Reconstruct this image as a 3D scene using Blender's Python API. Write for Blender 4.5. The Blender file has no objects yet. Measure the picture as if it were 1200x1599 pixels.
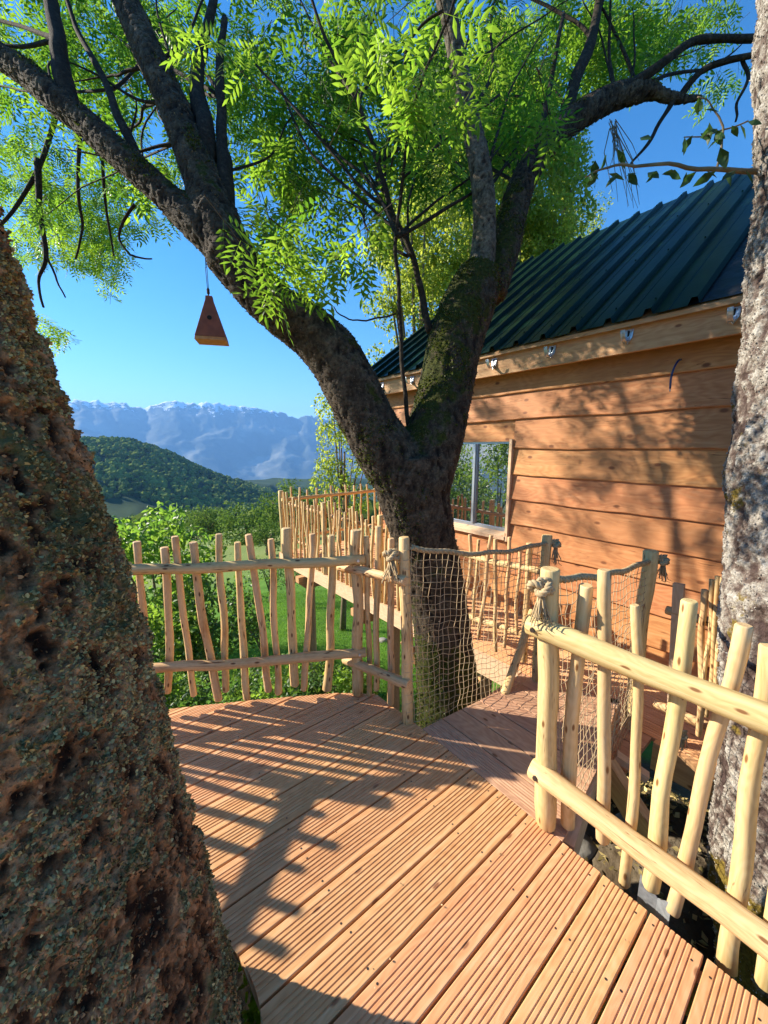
import bpy, math, random
import numpy as np
from mathutils import Vector, noise as mnoise

R = math.radians
rng = np.random.default_rng(7)
rnd = random.Random(11)
S = bpy.context.scene
COL = S.collection

# ------------------------------------------------------------------ camera
H = 1.5
TH = math.atan(100 / 600)
cd = bpy.data.cameras.new("camera"); cam = bpy.data.objects.new("camera", cd); COL.objects.link(cam)
cam.location = (0, 0, H); cam.rotation_euler = (math.pi / 2 - TH, 0, 0)
cd.sensor_fit = 'HORIZONTAL'; cd.sensor_width = 36; cd.lens = 18.0
cd.clip_start = 0.02; cd.clip_end = 60000
S.camera = cam
# ------------------------------------------------------------------ sky, sun, exposure
SUN_EL = R(27); SUN_AZ = math.atan2(-.973, .23)
w = bpy.data.worlds.new("World"); S.world = w; w.use_nodes = True
nt = w.node_tree; bg = nt.nodes['Background']
sk = nt.nodes.new('ShaderNodeTexSky'); sk.sky_type = 'NISHITA'; sk.sun_disc = False
sk.sun_elevation = SUN_EL; sk.sun_rotation = SUN_AZ; sk.altitude = 900; sk.air_density = 1.0
sk.dust_density = 0.0; sk.ozone_density = 3.0
hs = nt.nodes.new('ShaderNodeHueSaturation'); hs.inputs['Saturation'].default_value = 1.32
nt.links.new(sk.outputs[0], hs.inputs['Color']); nt.links.new(hs.outputs[0], bg.inputs[0]); bg.inputs[1].default_value = 0.092
sd = bpy.data.lights.new("sun", 'SUN'); sun = bpy.data.objects.new("sun", sd); COL.objects.link(sun)
sd.energy = 5.0; sd.angle = R(0.5); sd.color = (1.0, .91, .76)
sv = Vector((math.sin(SUN_AZ) * math.cos(SUN_EL), math.cos(SUN_AZ) * math.cos(SUN_EL), math.sin(SUN_EL)))
sun.rotation_euler = sv.to_track_quat('Z', 'Y').to_euler()
sun.location = (-20, 5, 12)
S.view_settings.view_transform = 'Standard'; S.view_settings.look = 'None'
S.view_settings.gamma = 1; S.view_settings.use_curve_mapping = False
S.view_settings.exposure = 1.5
S.render.engine = 'CYCLES'
S.cycles.max_bounces = 7; S.cycles.diffuse_bounces = 4; S.cycles.transmission_bounces = 4
S.cycles.transparent_max_bounces = 8; S.cycles.volume_bounces = 0
S.cycles.use_denoising = True

# ------------------------------------------------------------------ projection helpers (photo pixels -> places)
CT, ST = math.cos(TH), math.sin(TH)
def ray(u, v):
    dx = (u - 600) / 600; dy = (800 - v) / 600
    return Vector((dx, CT + dy * ST, -ST + dy * CT))
def P(u, v, D):
    r = ray(u, v) * D
    return Vector((r.x, r.y, r.z + H))
def ground(u, v, z=0.0):
    r = ray(u, v); t = (z - H) / r.z
    return Vector((r.x * t, r.y * t, z))
def onplane(u, v, p, d, off=0.0):
    """point of the vertical plane through p with heading d that is seen at (u, v)"""
    r = ray(u, v); nx, ny = d[1], -d[0]
    k = math.hypot(nx, ny); nx /= k; ny /= k
    t = (p[0] * nx + p[1] * ny + off) / (r.x * nx + r.y * ny)
    return Vector((r.x * t, r.y * t, H + r.z * t))

DW = Vector((.623, -.782, 0))      # along the cabin wall, towards the near right
AW = Vector((.782, .623, 0))       # square to the wall, into the cabin

# ------------------------------------------------------------------ object helpers
def tag(o, label=None, cat=None, group=None, kind=None):
    if label: o['label'] = label
    if cat: o['category'] = cat
    if group: o['group'] = group
    if kind: o['kind'] = kind
    return o
def thing(name, loc, label, cat, group=None, kind=None):
    o = bpy.data.objects.new(name, None); COL.objects.link(o)
    o.location = loc; o.empty_display_size = .1
    return tag(o, label, cat, group, kind)
def parent_to(o, parent):
    if parent is not None:
        o.parent = parent
        off = Vector((0, 0, 0)); q = parent
        while q is not None:
            off += q.location; q = q.parent
        o.location = o.location - off
class MB:
    def __init__(s): s.v = []; s.f = []; s.uv = []; s.sm = []
    def add(s, verts, faces, uvs=None, smooth=False):
        b = len(s.v); s.v += [tuple(x) for x in verts]
        for i, f in enumerate(faces):
            s.f.append(tuple(b + k for k in f))
            if uvs is None: s.uv.append(None)
            else: s.uv.append(uvs[i])
            s.sm.append(smooth if isinstance(smooth, bool) else smooth[i])
    def build(s, name, mat, parent=None, origin=None, bevel=0):
        if origin is None:
            a = np.array(s.v); origin = Vector(((a[:, 0].min() + a[:, 0].max()) / 2, (a[:, 1].min() + a[:, 1].max()) / 2, a[:, 2].min()))
        me = bpy.data.meshes.new(name)
        o3 = Vector(origin)
        me.from_pydata([(x[0] - o3.x, x[1] - o3.y, x[2] - o3.z) for x in s.v], [], s.f)
        ul = me.uv_layers.new(name="UVMap")
        dat = []
        for f, u in zip(s.f, s.uv):
            if u is None:
                a, b, c = (Vector(s.v[f[k]]) for k in range(3)); n = (b - a).cross(c - a)
                ax = max(range(3), key=lambda k: abs(n[k]))
                for k in f:
                    p = s.v[k]
                    dat += ([p[1], p[2]] if ax == 0 else [p[0], p[2]] if ax == 1 else [p[0], p[1]])
            else:
                for q in u: dat += [q[0], q[1]]
        ul.data.foreach_set("uv", dat)
        me.polygons.foreach_set("use_smooth", s.sm)
        me.materials.append(mat)
        me.update()
        o = bpy.data.objects.new(name, me); COL.objects.link(o); o.location = o3
        parent_to(o, parent)
        if bevel:
            m = o.modifiers.new("bevel", 'BEVEL'); m.width = bevel; m.segments = 2; m.limit_method = 'ANGLE'
        return o
def fast_mesh(name, verts, faces, mat, parent=None, attrs=None, smooth=False, origin=None, mats=None, midx=None):
    verts = np.asarray(verts, dtype=np.float32)
    if origin is None: origin = ((verts[:, 0].min() + verts[:, 0].max()) / 2, (verts[:, 1].min() + verts[:, 1].max()) / 2, verts[:, 2].min())
    vv = verts - np.array(origin, dtype=np.float32)
    faces = np.asarray(faces, dtype=np.int32); k = faces.shape[1]
    me = bpy.data.meshes.new(name)
    me.vertices.add(len(vv)); me.vertices.foreach_set("co", vv.ravel())
    me.loops.add(faces.size); me.loops.foreach_set("vertex_index", faces.ravel())
    me.polygons.add(len(faces)); me.polygons.foreach_set("loop_start", np.arange(0, faces.size, k, dtype=np.int32))
    me.polygons.foreach_set("use_smooth", np.full(len(faces), smooth))
    for an, arr in (attrs or {}).items():
        at = me.attributes.new(an, 'FLOAT', 'POINT'); at.data.foreach_set("value", np.asarray(arr, dtype=np.float32))
    me.materials.append(mat)
    for m in (mats or []): me.materials.append(m)
    if midx is not None: me.polygons.foreach_set("material_index", np.asarray(midx, dtype=np.int32))
    me.update(calc_edges=True); me.validate()
    o = bpy.data.objects.new(name, me); COL.objects.link(o); o.location = origin
    parent_to(o, parent)
    return o
def box(mb, c, ax, ay, az):
    """box centred at c with half-extent vectors ax, ay, az"""
    c = Vector(c); V = []
    for sx in (-1, 1):
        for sy in (-1, 1):
            for sz in (-1, 1): V.append(c + ax * sx + ay * sy + az * sz)
    F = [(0, 1, 3, 2), (4, 6, 7, 5), (0, 4, 5, 1), (2, 3, 7, 6), (0, 2, 6, 4), (1, 5, 7, 3)]
    L = [ax.length * 2, ay.length * 2, az.length * 2]
    lng = max(range(3), key=lambda k: L[k]); axes = [ax.normalized(), ay.normalized(), az.normalized()]
    uvs = []
    for f, na in zip(F, (0, 0, 1, 1, 2, 2)):
        oth = [k for k in range(3) if k != na]
        if lng in oth: oth = [lng] + [k for k in oth if k != lng]
        uvs.append([((V[k] - c).dot(axes[oth[0]]), (V[k] - c).dot(axes[oth[1]]) + na * .3) for k in f])
    mb.add(V, F, uvs)
def beam(mb, a, b, wd, ht, up=Vector((0, 0, 1))):
    a, b = Vector(a), Vector(b); t = (b - a); l = t.length; t.normalize()
    sd_ = t.cross(up).normalized(); u2 = sd_.cross(t).normalized()
    box(mb, (a + b) / 2, t * (l / 2), sd_ * (wd / 2), u2 * (ht / 2))
def frames(pts):
    pts = [Vector(p) for p in pts]; n = len(pts); out = []
    t0 = (pts[1] - pts[0]).normalized()
    ref = Vector((0, 0, 1)) if abs(t0.z) < .9 else Vector((1, 0, 0))
    u = t0.cross(ref).normalized()
    for i in range(n):
        t = (pts[min(i + 1, n - 1)] - pts[max(i - 1, 0)]).normalized()
        u = (u - t * u.dot(t)).normalized(); out.append((pts[i], t, u, t.cross(u)))
    return out
def tube(mb, pts, rad, seg=8, cap=True, jit=0.0, smooth=True, chamfer=False):
    fr = frames(pts); n = len(fr); V = []; F = []; UV = []; SM = []
    ph = rnd.uniform(0, 99); L = 0; ls = []
    for i, (p, t, u, b) in enumerate(fr):
        if i: L += (fr[i][0] - fr[i - 1][0]).length
        ls.append(L)
        r = rad[i] if hasattr(rad, '__len__') else rad
        for k in range(seg):
            a = 2 * math.pi * k / seg
            rr = r
            if jit: rr = r * (1 + jit * mnoise.noise(Vector((math.cos(a) * 1.3 + ph, math.sin(a) * 1.3, ph + L * 6))))
            V.append(p + (u * math.cos(a) + b * math.sin(a)) * rr)
    rm = max(rad) if hasattr(rad, '__len__') else rad
    per = 2 * math.pi * rm
    for i in range(n - 1):
        for k in range(seg):
            k2 = (k + 1) % seg
            F.append((i * seg + k, i * seg + k2, (i + 1) * seg + k2, (i + 1) * seg + k))
            UV.append([(ls[i], per * k / seg), (ls[i], per * (k + 1) / seg), (ls[i + 1], per * (k + 1) / seg), (ls[i + 1], per * k / seg)]); SM.append(smooth)
    if cap:
        for i, rev in ((0, True), (n - 1, False)):
            idx = [i * seg + k for k in range(seg)]
            uv = [(9 + .12 * math.cos(2 * math.pi * k / seg), 9 + .12 * math.sin(2 * math.pi * k / seg)) for k in range(seg)]
            if rev: idx = idx[::-1]; uv = uv[::-1]
            F.append(tuple(idx)); UV.append(uv); SM.append(False)
    mb.add(V, F, UV, SM)

# numpy value noise
def _hash(ix, iy, iz):
    h = (ix.astype(np.int64) * 374761393 + iy.astype(np.int64) * 668265263 + iz.astype(np.int64) * 2147483647) & 0xffffffff
    h = ((h ^ (h >> 13)) * 1274126177) & 0xffffffff
    return ((h ^ (h >> 16)) & 0xffff).astype(np.float32) / 65535.0
def vnoise(p):
    p = np.asarray(p, dtype=np.float64); i = np.floor(p); f = p - i; f = f * f * (3 - 2 * f)
    x, y, z = i[:, 0], i[:, 1], i[:, 2]; r = 0
    for dx in (0, 1):
        wx = f[:, 0] if dx else 1 - f[:, 0]
        for dy in (0, 1):
            wy = f[:, 1] if dy else 1 - f[:, 1]
            for dz in (0, 1):
                wz = f[:, 2] if dz else 1 - f[:, 2]
                r = r + wx * wy * wz * _hash(x + dx, y + dy, z + dz)
    return r * 2 - 1
def fbm(p, oct=4, lac=2.1, gain=.5):
    s = 0; a = 1; p = np.asarray(p, dtype=np.float64)
    for o in range(oct):
        s = s + a * vnoise(p + o * 17.3); p = p * lac; a *= gain
    return s

# ------------------------------------------------------------------ materials
def new_mat(name):
    m = bpy.data.materials.new(name); m.use_nodes = True; nt = m.node_tree
    b = nt.nodes['Principled BSDF']; return m, nt, b
def N(nt, t, **kw):
    n = nt.nodes.new(t)
    for k, v in kw.items():
        if k == 'inp':
            for a, c in v.items(): n.inputs[a].default_value = c
        else: setattr(n, k, v)
    return n
def L(nt, a, b): nt.links.new(a, b)
def ramp(nt, stops, interp='LINEAR'):
    r = nt.nodes.new('ShaderNodeValToRGB'); r.color_ramp.interpolation = interp
    e = r.color_ramp.elements
    while len(e) < len(stops): e.new(.5)
    for el, (p, c) in zip(e, stops): el.position = p; el.color = (*c, 1) if len(c) == 3 else c
    return r
def ramp_out(nt, fac, stops):
    r = ramp(nt, stops); L(nt, fac, r.inputs[0]); return r.outputs[0]
def mixc(nt, fac, a, b, mode='MIX'):
    m = nt.nodes.new('ShaderNodeMix'); m.data_type = 'RGBA'; m.blend_type = mode
    for s, x in ((0, fac), (6, a), (7, b)):
        if isinstance(x, (int, float)): m.inputs[s].default_value = x
        elif isinstance(x, tuple): m.inputs[s].default_value = (*x, 1)
        else: L(nt, x, m.inputs[s])
    return m.outputs[2]
def math_(nt, op, a, b=0.0, c=None):
    m = nt.nodes.new('ShaderNodeMath'); m.operation = op
    for s, x in ((0, a), (1, b)) + (((2, c),) if c is not None else ()):
        if isinstance(x, (int, float)): m.inputs[s].default_value = x
        else: L(nt, x, m.inputs[s])
    return m.outputs[0]
def wood_mat(name, cols, rough=.6, grain=(3.0, 90.0), knot=None, bump=.25, var=.12, blotch=None, knot_scale=(2.2, 9), ringw=.5, spec=.3, crack=None, huev=.024):
    """wood from UV in metres: x runs along the grain"""
    m, nt, b = new_mat(name)
    uv = N(nt, 'ShaderNodeUVMap'); oi = N(nt, 'ShaderNodeObjectInfo')
    add = N(nt, 'ShaderNodeVectorMath', operation='ADD'); cmb = N(nt, 'ShaderNodeCombineXYZ')
    L(nt, math_(nt, 'MULTIPLY', oi.outputs['Random'], 37.0), cmb.inputs[0]); L(nt, math_(nt, 'MULTIPLY', oi.outputs['Random'], 91.0), cmb.inputs[1])
    L(nt, uv.outputs[0], add.inputs[0]); L(nt, cmb.outputs[0], add.inputs[1])
    # knots bend the grain
    mk = N(nt, 'ShaderNodeMapping'); mk.inputs['Scale'].default_value = (knot_scale[0], knot_scale[1], 1); L(nt, add.outputs[0], mk.inputs[0])
    vk = N(nt, 'ShaderNodeTexVoronoi'); vk.voronoi_dimensions = '2D'; vk.inputs['Scale'].default_value = 1.0; vk.inputs['Randomness'].default_value = 1; L(nt, mk.outputs[0], vk.inputs[0])
    mg = N(nt, 'ShaderNodeMapping'); mg.inputs['Scale'].default_value = (grain[0], grain[1], 1); L(nt, add.outputs[0], mg.inputs[0])
    dist = N(nt, 'ShaderNodeTexNoise'); dist.inputs['Scale'].default_value = 1.0; dist.inputs['Detail'].default_value = 5; dist.inputs['Roughness'].default_value = .6
    L(nt, mg.outputs[0], dist.inputs[0])
    ml = N(nt, 'ShaderNodeMapping'); ml.inputs['Scale'].default_value = (1.1, 7, 1); L(nt, add.outputs[0], ml.inputs[0])
    low = N(nt, 'ShaderNodeTexNoise'); low.inputs['Scale'].default_value = 1.0; low.inputs['Detail'].default_value = 3; L(nt, ml.outputs[0], low.inputs[0])
    # rings: sine of the low noise + voronoi distance
    rg = math_(nt, 'MULTIPLY', math_(nt, 'ADD', low.outputs[0], math_(nt, 'MULTIPLY', vk.outputs['Distance'], .35)), 60.0)
    rg = math_(nt, 'MULTIPLY_ADD', math_(nt, 'SINE', rg), .5, .5)
    g = math_(nt, 'ADD', math_(nt, 'MULTIPLY', dist.outputs[0], 1 - ringw * .5), math_(nt, 'MULTIPLY', rg, ringw * .35))
    r = ramp(nt, [(.25, cols[0]), (.5, cols[1]), (.75, cols[2])]); L(nt, g, r.inputs[0])
    col = r.outputs[0]
    hs = N(nt, 'ShaderNodeHueSaturation'); L(nt, col, hs.inputs['Color'])
    L(nt, math_(nt, 'MULTIPLY_ADD', oi.outputs['Random'], var * 2, 1 - var), hs.inputs['Value'])
    wn = N(nt, 'ShaderNodeTexWhiteNoise'); wn.noise_dimensions = '1D'; L(nt, oi.outputs['Random'], wn.inputs['W'])
    L(nt, math_(nt, 'MULTIPLY_ADD', wn.outputs[0], huev, .5 - huev / 2), hs.inputs['Hue'])
    col = hs.outputs[0]
    if blotch:
        nb = N(nt, 'ShaderNodeTexNoise'); nb.inputs['Scale'].default_value = blotch[1]; nb.inputs['Detail'].default_value = 4
        L(nt, add.outputs[0], nb.inputs[0]); rb = ramp(nt, [(blotch[2], (0, 0, 0)), (blotch[2] + .14, (1, 1, 1))]); L(nt, nb.outputs[0], rb.inputs[0])
        col = mixc(nt, math_(nt, 'MULTIPLY', rb.outputs[0], blotch[3]), col, blotch[0])
    if knot:
        rk = ramp(nt, [(knot[1] * .5, (1, 1, 1)), (knot[1], (0, 0, 0))]); L(nt, vk.outputs['Distance'], rk.inputs[0])
        sel = N(nt, 'ShaderNodeSeparateColor'); L(nt, vk.outputs['Color'], sel.inputs[0])
        on = math_(nt, 'GREATER_THAN', sel.outputs[0], knot[2])
        col = mixc(nt, math_(nt, 'MULTIPLY', rk.outputs[0], on), col, knot[0])
    if crack:   # drying splits that run along the grain
        mc = N(nt, 'ShaderNodeMapping'); mc.inputs['Scale'].default_value = (1.4, crack[1], 1); L(nt, add.outputs[0], mc.inputs[0])
        nc = N(nt, 'ShaderNodeTexNoise'); nc.inputs['Scale'].default_value = 1; nc.inputs['Detail'].default_value = 2; L(nt, mc.outputs[0], nc.inputs[0])
        a_ = math_(nt, 'ABSOLUTE', math_(nt, 'SUBTRACT', nc.outputs[0], .5))
        on = ramp_out(nt, a_, [(.0, (1, 1, 1)), (crack[2], (0, 0, 0))])
        nm = N(nt, 'ShaderNodeTexNoise'); nm.inputs['Scale'].default_value = 3.2; L(nt, add.outputs[0], nm.inputs[0])
        col = mixc(nt, math_(nt, 'MULTIPLY', on, ramp_out(nt, nm.outputs[0], [(.5, (0, 0, 0)), (.56, (1, 1, 1))])), col, crack[0])
    L(nt, col, b.inputs['Base Color'])
    b.inputs['Roughness'].default_value = rough; b.inputs['Specular IOR Level'].default_value = spec
    bp = N(nt, 'ShaderNodeBump'); bp.inputs['Strength'].default_value = bump; bp.inputs['Distance'].default_value = .002
    L(nt, g, bp.inputs['Height']); L(nt, bp.outputs[0], b.inputs['Normal'])
    return m
M = {}
M['deck'] = wood_mat('larch_decking', [(.52, .240, .098), (.66, .350, .160), (.73, .445, .240)], .6, (2.5, 60), ((.30, .13, .06), .10, .80), .3, .07, ((.68, .42, .25), 2.2, .56, .35), (5, 11), .35, .25, None, .010)
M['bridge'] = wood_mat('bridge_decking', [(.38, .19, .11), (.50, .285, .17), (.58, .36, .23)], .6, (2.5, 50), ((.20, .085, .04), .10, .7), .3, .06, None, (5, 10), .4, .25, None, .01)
M['siding'] = wood_mat('larch_siding', [(.37, .140, .050), (.49, .215, .082), (.57, .285, .125)], .6, (1.4, 30), ((.18, .065, .024), .10, .62), .4, .10, ((.38, .165, .065), 1.4, .5, .6), (3.2, 6.0), .45, .25, ((.16, .06, .02), 30, .006), .012)
M['beam'] = wood_mat('sawn_timber', [(.42, .20, .09), (.54, .30, .14), (.62, .38, .20)], .6, (2, 40), ((.22, .09, .04), .10, .72), .3, .05, None, (4, 8), .4, .25, None, .008)
M['palebeam'] = wood_mat('pale_timber', [(.50, .32, .19), (.62, .42, .26), (.70, .50, .33)], .6, (2, 40), ((.3, .15, .07), .10, .75), .3, .05, None, (4, 8), .4, .25, None, .008)
M['pole'] = wood_mat('peeled_pole', [(.48, .285, .115), (.64, .43, .205), (.72, .53, .285)], .6, (2.2, 45), ((.13, .055, .02), .16, .62), .5, .12, ((.40, .18, .06), 4.5, .56, .7), (9, 22), .25, .25, ((.12, .05, .02), 24, .012), .02)
M['polelight'] = wood_mat('fresh_peeled_pole', [(.44, .285, .115), (.60, .43, .20), (.66, .52, .28)], .6, (2.2, 40), ((.20, .09, .03), .13, .60), .5, .09, ((.50, .29, .10), 5.0, .60, .65), (7, 18), .25, .25, ((.26, .14, .06), 34, .006), .02)
M['pine'] = M['beam']
def simple(name, col, rough=.5, metal=0, spec=.5, bump=None, var=None):
    m, nt, b = new_mat(name); b.inputs['Base Color'].default_value = (*col, 1); b.inputs['Roughness'].default_value = rough
    b.inputs['Metallic'].default_value = metal; b.inputs['Specular IOR Level'].default_value = spec
    tc = N(nt, 'ShaderNodeTexCoord')
    if var:
        n = N(nt, 'ShaderNodeTexNoise'); n.inputs['Scale'].default_value = var[1]; n.inputs['Detail'].default_value = 5; L(nt, tc.outputs['Object'], n.inputs[0])
        r = ramp(nt, [(.35, col), (.65, var[0])]); L(nt, n.outputs[0], r.inputs[0]); L(nt, r.outputs[0], b.inputs['Base Color'])
    if bump:
        n = N(nt, 'ShaderNodeTexNoise'); n.inputs['Scale'].default_value = bump[0]; n.inputs['Detail'].default_value = 6; L(nt, tc.outputs['Object'], n.inputs[0])
        bp = N(nt, 'ShaderNodeBump'); bp.inputs['Strength'].default_value = bump[1]; bp.inputs['Distance'].default_value = bump[2]
        L(nt, n.outputs[0], bp.inputs['Height']); L(nt, bp.outputs[0], b.inputs['Normal'])
    return m
M['roof'] = simple('dark_green_sheet_metal', (.004, .015, .009), .30, 0, .06, (2.2, .35, .012), ((.008, .026, .014), 1.5))
M['membrane'] = simple('black_roof_membrane', (.018, .018, .02), .45, 0, .15, (6, .8, .03))
M['alu'] = simple('grey_aluminium', (.42, .45, .50), .35, .7, .5)
M['galv'] = simple('galvanised_steel', (.62, .66, .70), .4, .7, .5, None, ((.42, .46, .5), 60))
M['cable'] = simple('blue_black_cable', (.012, .03, .12), .3)
M['screw'] = simple('dark_screw_head', (.05, .035, .03), .5, .3)
M['rope'] = simple('hemp_rope', (.50, .38, .22), .85, 0, .2, (300, .6, .002), ((.34, .25, .14), 40))
M['string'] = simple('net_twine', (.60, .45, .27), .85, 0, .2, None, ((.42, .30, .17), 30))
M['stem'] = simple('young_stem_bark', (.13, .095, .055), .8, 0, .2, (60, .5, .003), ((.20, .16, .10), 12))
M['twig'] = simple('twig_bark', (.045, .032, .02), .8, 0, .2)
M['nest'] = simple('red_brown_nest_box_wood', (.27, .085, .04), .6, 0, .3, (60, .3, .002), ((.20, .06, .03), 25))
M['nestbase'] = simple('orange_nest_box_floor', (.55, .26, .09), .6, 0, .3, (60, .3, .002), ((.42, .18, .06), 30))
M['dark'] = simple('hollow_shade', (.01, .008, .006), .9)  # near-black colour standing in for shade inside openings
M['stone'] = simple('garden_stone', (.30, .28, .25), .9, 0, .2, (8, .7, .03), ((.16, .15, .13), 5))
# window pane
m, nt, b = new_mat('window_glass'); b.inputs['Base Color'].default_value = (.015, .02, .022, 1); b.inputs['Roughness'].default_value = .015
b.inputs['IOR'].default_value = 2.4; b.inputs['Specular IOR Level'].default_value = .9; b.inputs['Coat Weight'].default_value = 1; b.inputs['Coat IOR'].default_value = 2.0; b.inputs['Coat Roughness'].default_value = .01; M['glass'] = m
# leaves
def leaf_mat(name, c0, c1, tr0, tr1, tw=.45, sp=.35, ro=.45):
    m, nt, b = new_mat(name)
    at = N(nt, 'ShaderNodeAttribute', attribute_name='tint')
    r0 = ramp(nt, [(0, c0), (1, c1)]); r1 = ramp(nt, [(0, tr0), (1, tr1)])
    L(nt, at.outputs['Fac'], r0.inputs[0]); L(nt, at.outputs['Fac'], r1.inputs[0])
    L(nt, r0.outputs[0], b.inputs['Base Color']); b.inputs['Roughness'].default_value = ro; b.inputs['Specular IOR Level'].default_value = sp
    t = N(nt, 'ShaderNodeBsdfTranslucent'); L(nt, r1.outputs[0], t.inputs[0])
    mx = N(nt, 'ShaderNodeMixShader'); mx.inputs[0].default_value = tw
    L(nt, b.outputs[0], mx.inputs[1]); L(nt, t.outputs[0], mx.inputs[2]); L(nt, mx.outputs[0], nt.nodes['Material Output'].inputs[0])
    return m
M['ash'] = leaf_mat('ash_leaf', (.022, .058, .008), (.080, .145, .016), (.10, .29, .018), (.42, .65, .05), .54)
M['maple'] = leaf_mat('maple_leaf', (.07, .13, .02), (.15, .20, .03), (.36, .50, .05), (.72, .78, .10), .5)
M['bushleaf'] = leaf_mat('walnut_leaf', (.05, .12, .02), (.12, .20, .03), (.22, .45, .05), (.45, .66, .07), .45)
M['dark_leaf'] = leaf_mat('bramble_leaf', (.020, .060, .014), (.07, .14, .02), (.10, .24, .03), (.26, .42, .05), .35)  # darker green leaves for shrubs, orchard and ground plants
M['elm'] = leaf_mat('elm_leaf', (.02, .05, .012), (.03, .07, .016), (.05, .13, .02), (.09, .2, .03), .35)
M['chip'] = leaf_mat('wood_chip', (.16, .08, .03), (.66, .48, .28), (.2, .12, .05), (.5, .4, .2), .1, .1, .9)
M['grassblade'] = leaf_mat('grass_blade', (.06, .15, .02), (.12, .23, .03), (.16, .36, .04), (.26, .48, .05), .4)
M['fartree'] = leaf_mat('far_tree_leaf', (.04, .085, .02), (.10, .16, .035), (.12, .22, .03), (.24, .36, .06), .35, .1, .8)
M['forest'] = leaf_mat('forest_crown', (.018, .045, .012), (.19, .24, .05), (.03, .06, .02), (.06, .1, .03), .1, 0.0, 1.0)
# barks
def bark_mat(name, stops, scale, moss=None, rough=.9, bump=.8, crack=None, fine=55):
    m, nt, b = new_mat(name)
    tc = N(nt, 'ShaderNodeTexCoord'); h = N(nt, 'ShaderNodeAttribute', attribute_name='h')
    n1 = N(nt, 'ShaderNodeTexNoise'); n1.inputs['Scale'].default_value = scale; n1.inputs['Detail'].default_value = 8; n1.inputs['Roughness'].default_value = .65
    L(nt, tc.outputs['Object'], n1.inputs[0])
    f = math_(nt, 'ADD', math_(nt, 'MULTIPLY', n1.outputs[0], .7), math_(nt, 'MULTIPLY', h.outputs['Fac'], .3))
    r = ramp(nt, stops); L(nt, f, r.inputs[0]); col = r.outputs[0]
    n2 = N(nt, 'ShaderNodeTexNoise'); n2.inputs['Scale'].default_value = fine; n2.inputs['Detail'].default_value = 6; n2.inputs['Roughness'].default_value = .7; L(nt, tc.outputs['Object'], n2.inputs[0])
    col = mixc(nt, 1.0, col, ramp_out(nt, n2.outputs[0], [(.35, (.45, .45, .45)), (.65, (1.25, 1.25, 1.25))]), 'MULTIPLY')
    # crevices hold dark humus
    if crack: col = mixc(nt, ramp_out(nt, h.outputs['Fac'], [(crack[1], (1, 1, 1)), (crack[2], (0, 0, 0))]), col, crack[0])
    if moss:
        ma = N(nt, 'ShaderNodeAttribute', attribute_name='moss')
        n3 = N(nt, 'ShaderNodeTexNoise'); n3.inputs['Scale'].default_value = 9; n3.inputs['Detail'].default_value = 7; n3.inputs['Roughness'].default_value = .65; L(nt, tc.outputs['Object'], n3.inputs[0])
        k = math_(nt, 'ADD', math_(nt, 'SUBTRACT', ma.outputs['Fac'], .5), math_(nt, 'MULTIPLY_ADD', n3.outputs[0], 1.6, -.3))
        mc = mixc(nt, ramp_out(nt, n2.outputs[0], [(.35, (0, 0, 0)), (.65, (1, 1, 1))]), moss[0], moss[1])
        col = mixc(nt, ramp_out(nt, k, [(.5, (0, 0, 0)), (.62, (1, 1, 1))]), col, mc)
    L(nt, col, b.inputs['Base Color']); b.inputs['Roughness'].default_value = rough; b.inputs['Specular IOR Level'].default_value = .2
    bp = N(nt, 'ShaderNodeBump'); bp.inputs['Strength'].default_value = bump; bp.inputs['Distance'].default_value = .012
    L(nt, n2.outputs[0], bp.inputs['Height']); L(nt, bp.outputs[0], b.inputs['Normal'])
    return m
M_BRANCH = [(.35, (.035, .026, .018)), (.5, (.085, .065, .045)), (.68, (.16, .13, .095))]
M['bark_ash'] = bark_mat('fissured_ash_bark', [(.30, (.022, .015, .010)), (.5, (.060, .043, .028)), (.68, (.135, .105, .072))], 9, ((.014, .019, .003), (.055, .060, .008)), crack=((.012, .008, .006), .1, .42))
M['bark_grey'] = bark_mat('grey_branch_bark', [(.30, (.05, .04, .028)), (.5, (.115, .095, .07)), (.68, (.20, .175, .13))], 14, ((.035, .055, .006), (.10, .12, .014)), crack=((.03, .022, .016), .1, .35))
M['bark_cork'] = bark_mat('corky_brown_bark', [(.34, (.05, .024, .011)), (.44, (.26, .13, .058)), (.56, (.60, .33, .155)), (.7, (.46, .35, .21))], 9, ((.085, .08, .028), (.19, .175, .075)), crack=((.022, .011, .006), .06, .30), bump=.9, fine=90)
M['bark_pale'] = bark_mat('pale_lichen_bark', [(.36, (.055, .035, .028)), (.45, (.16, .12, .10)), (.54, (.33, .295, .25)), (.64, (.50, .47, .42))], 16, ((.10, .065, .012), (.22, .16, .03)), crack=((.07, .045, .04), .0, .34), bump=.8, fine=120)
M['corkflake'] = leaf_mat('cork_scale', (.04, .022, .011), (.50, .28, .13), (.05, .03, .01), (.2, .1, .05), .04, .1, .9)
M['bark_branch'] = bark_mat('young_branch_bark', M_BRANCH, 20)
M['flake'] = simple('bark_scale', (.045, .033, .022), .95, 0, .1, None, ((.17, .135, .09), 14))
M['lichen'] = leaf_mat('olive_lichen', (.15, .115, .04), (.70, .55, .24), (.08, .07, .04), (.2, .18, .1), .06, .1, .9)
M['lichen_pale'] = leaf_mat('pale_lichen', (.14, .115, .09), (.46, .43, .38), (.2, .2, .18), (.4, .4, .36), .05, .1, .9)
M['mossm'] = leaf_mat('moss_tuft', (.014, .022, .003), (.12, .14, .014), (.06, .09, .01), (.2, .25, .03), .25)
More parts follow.
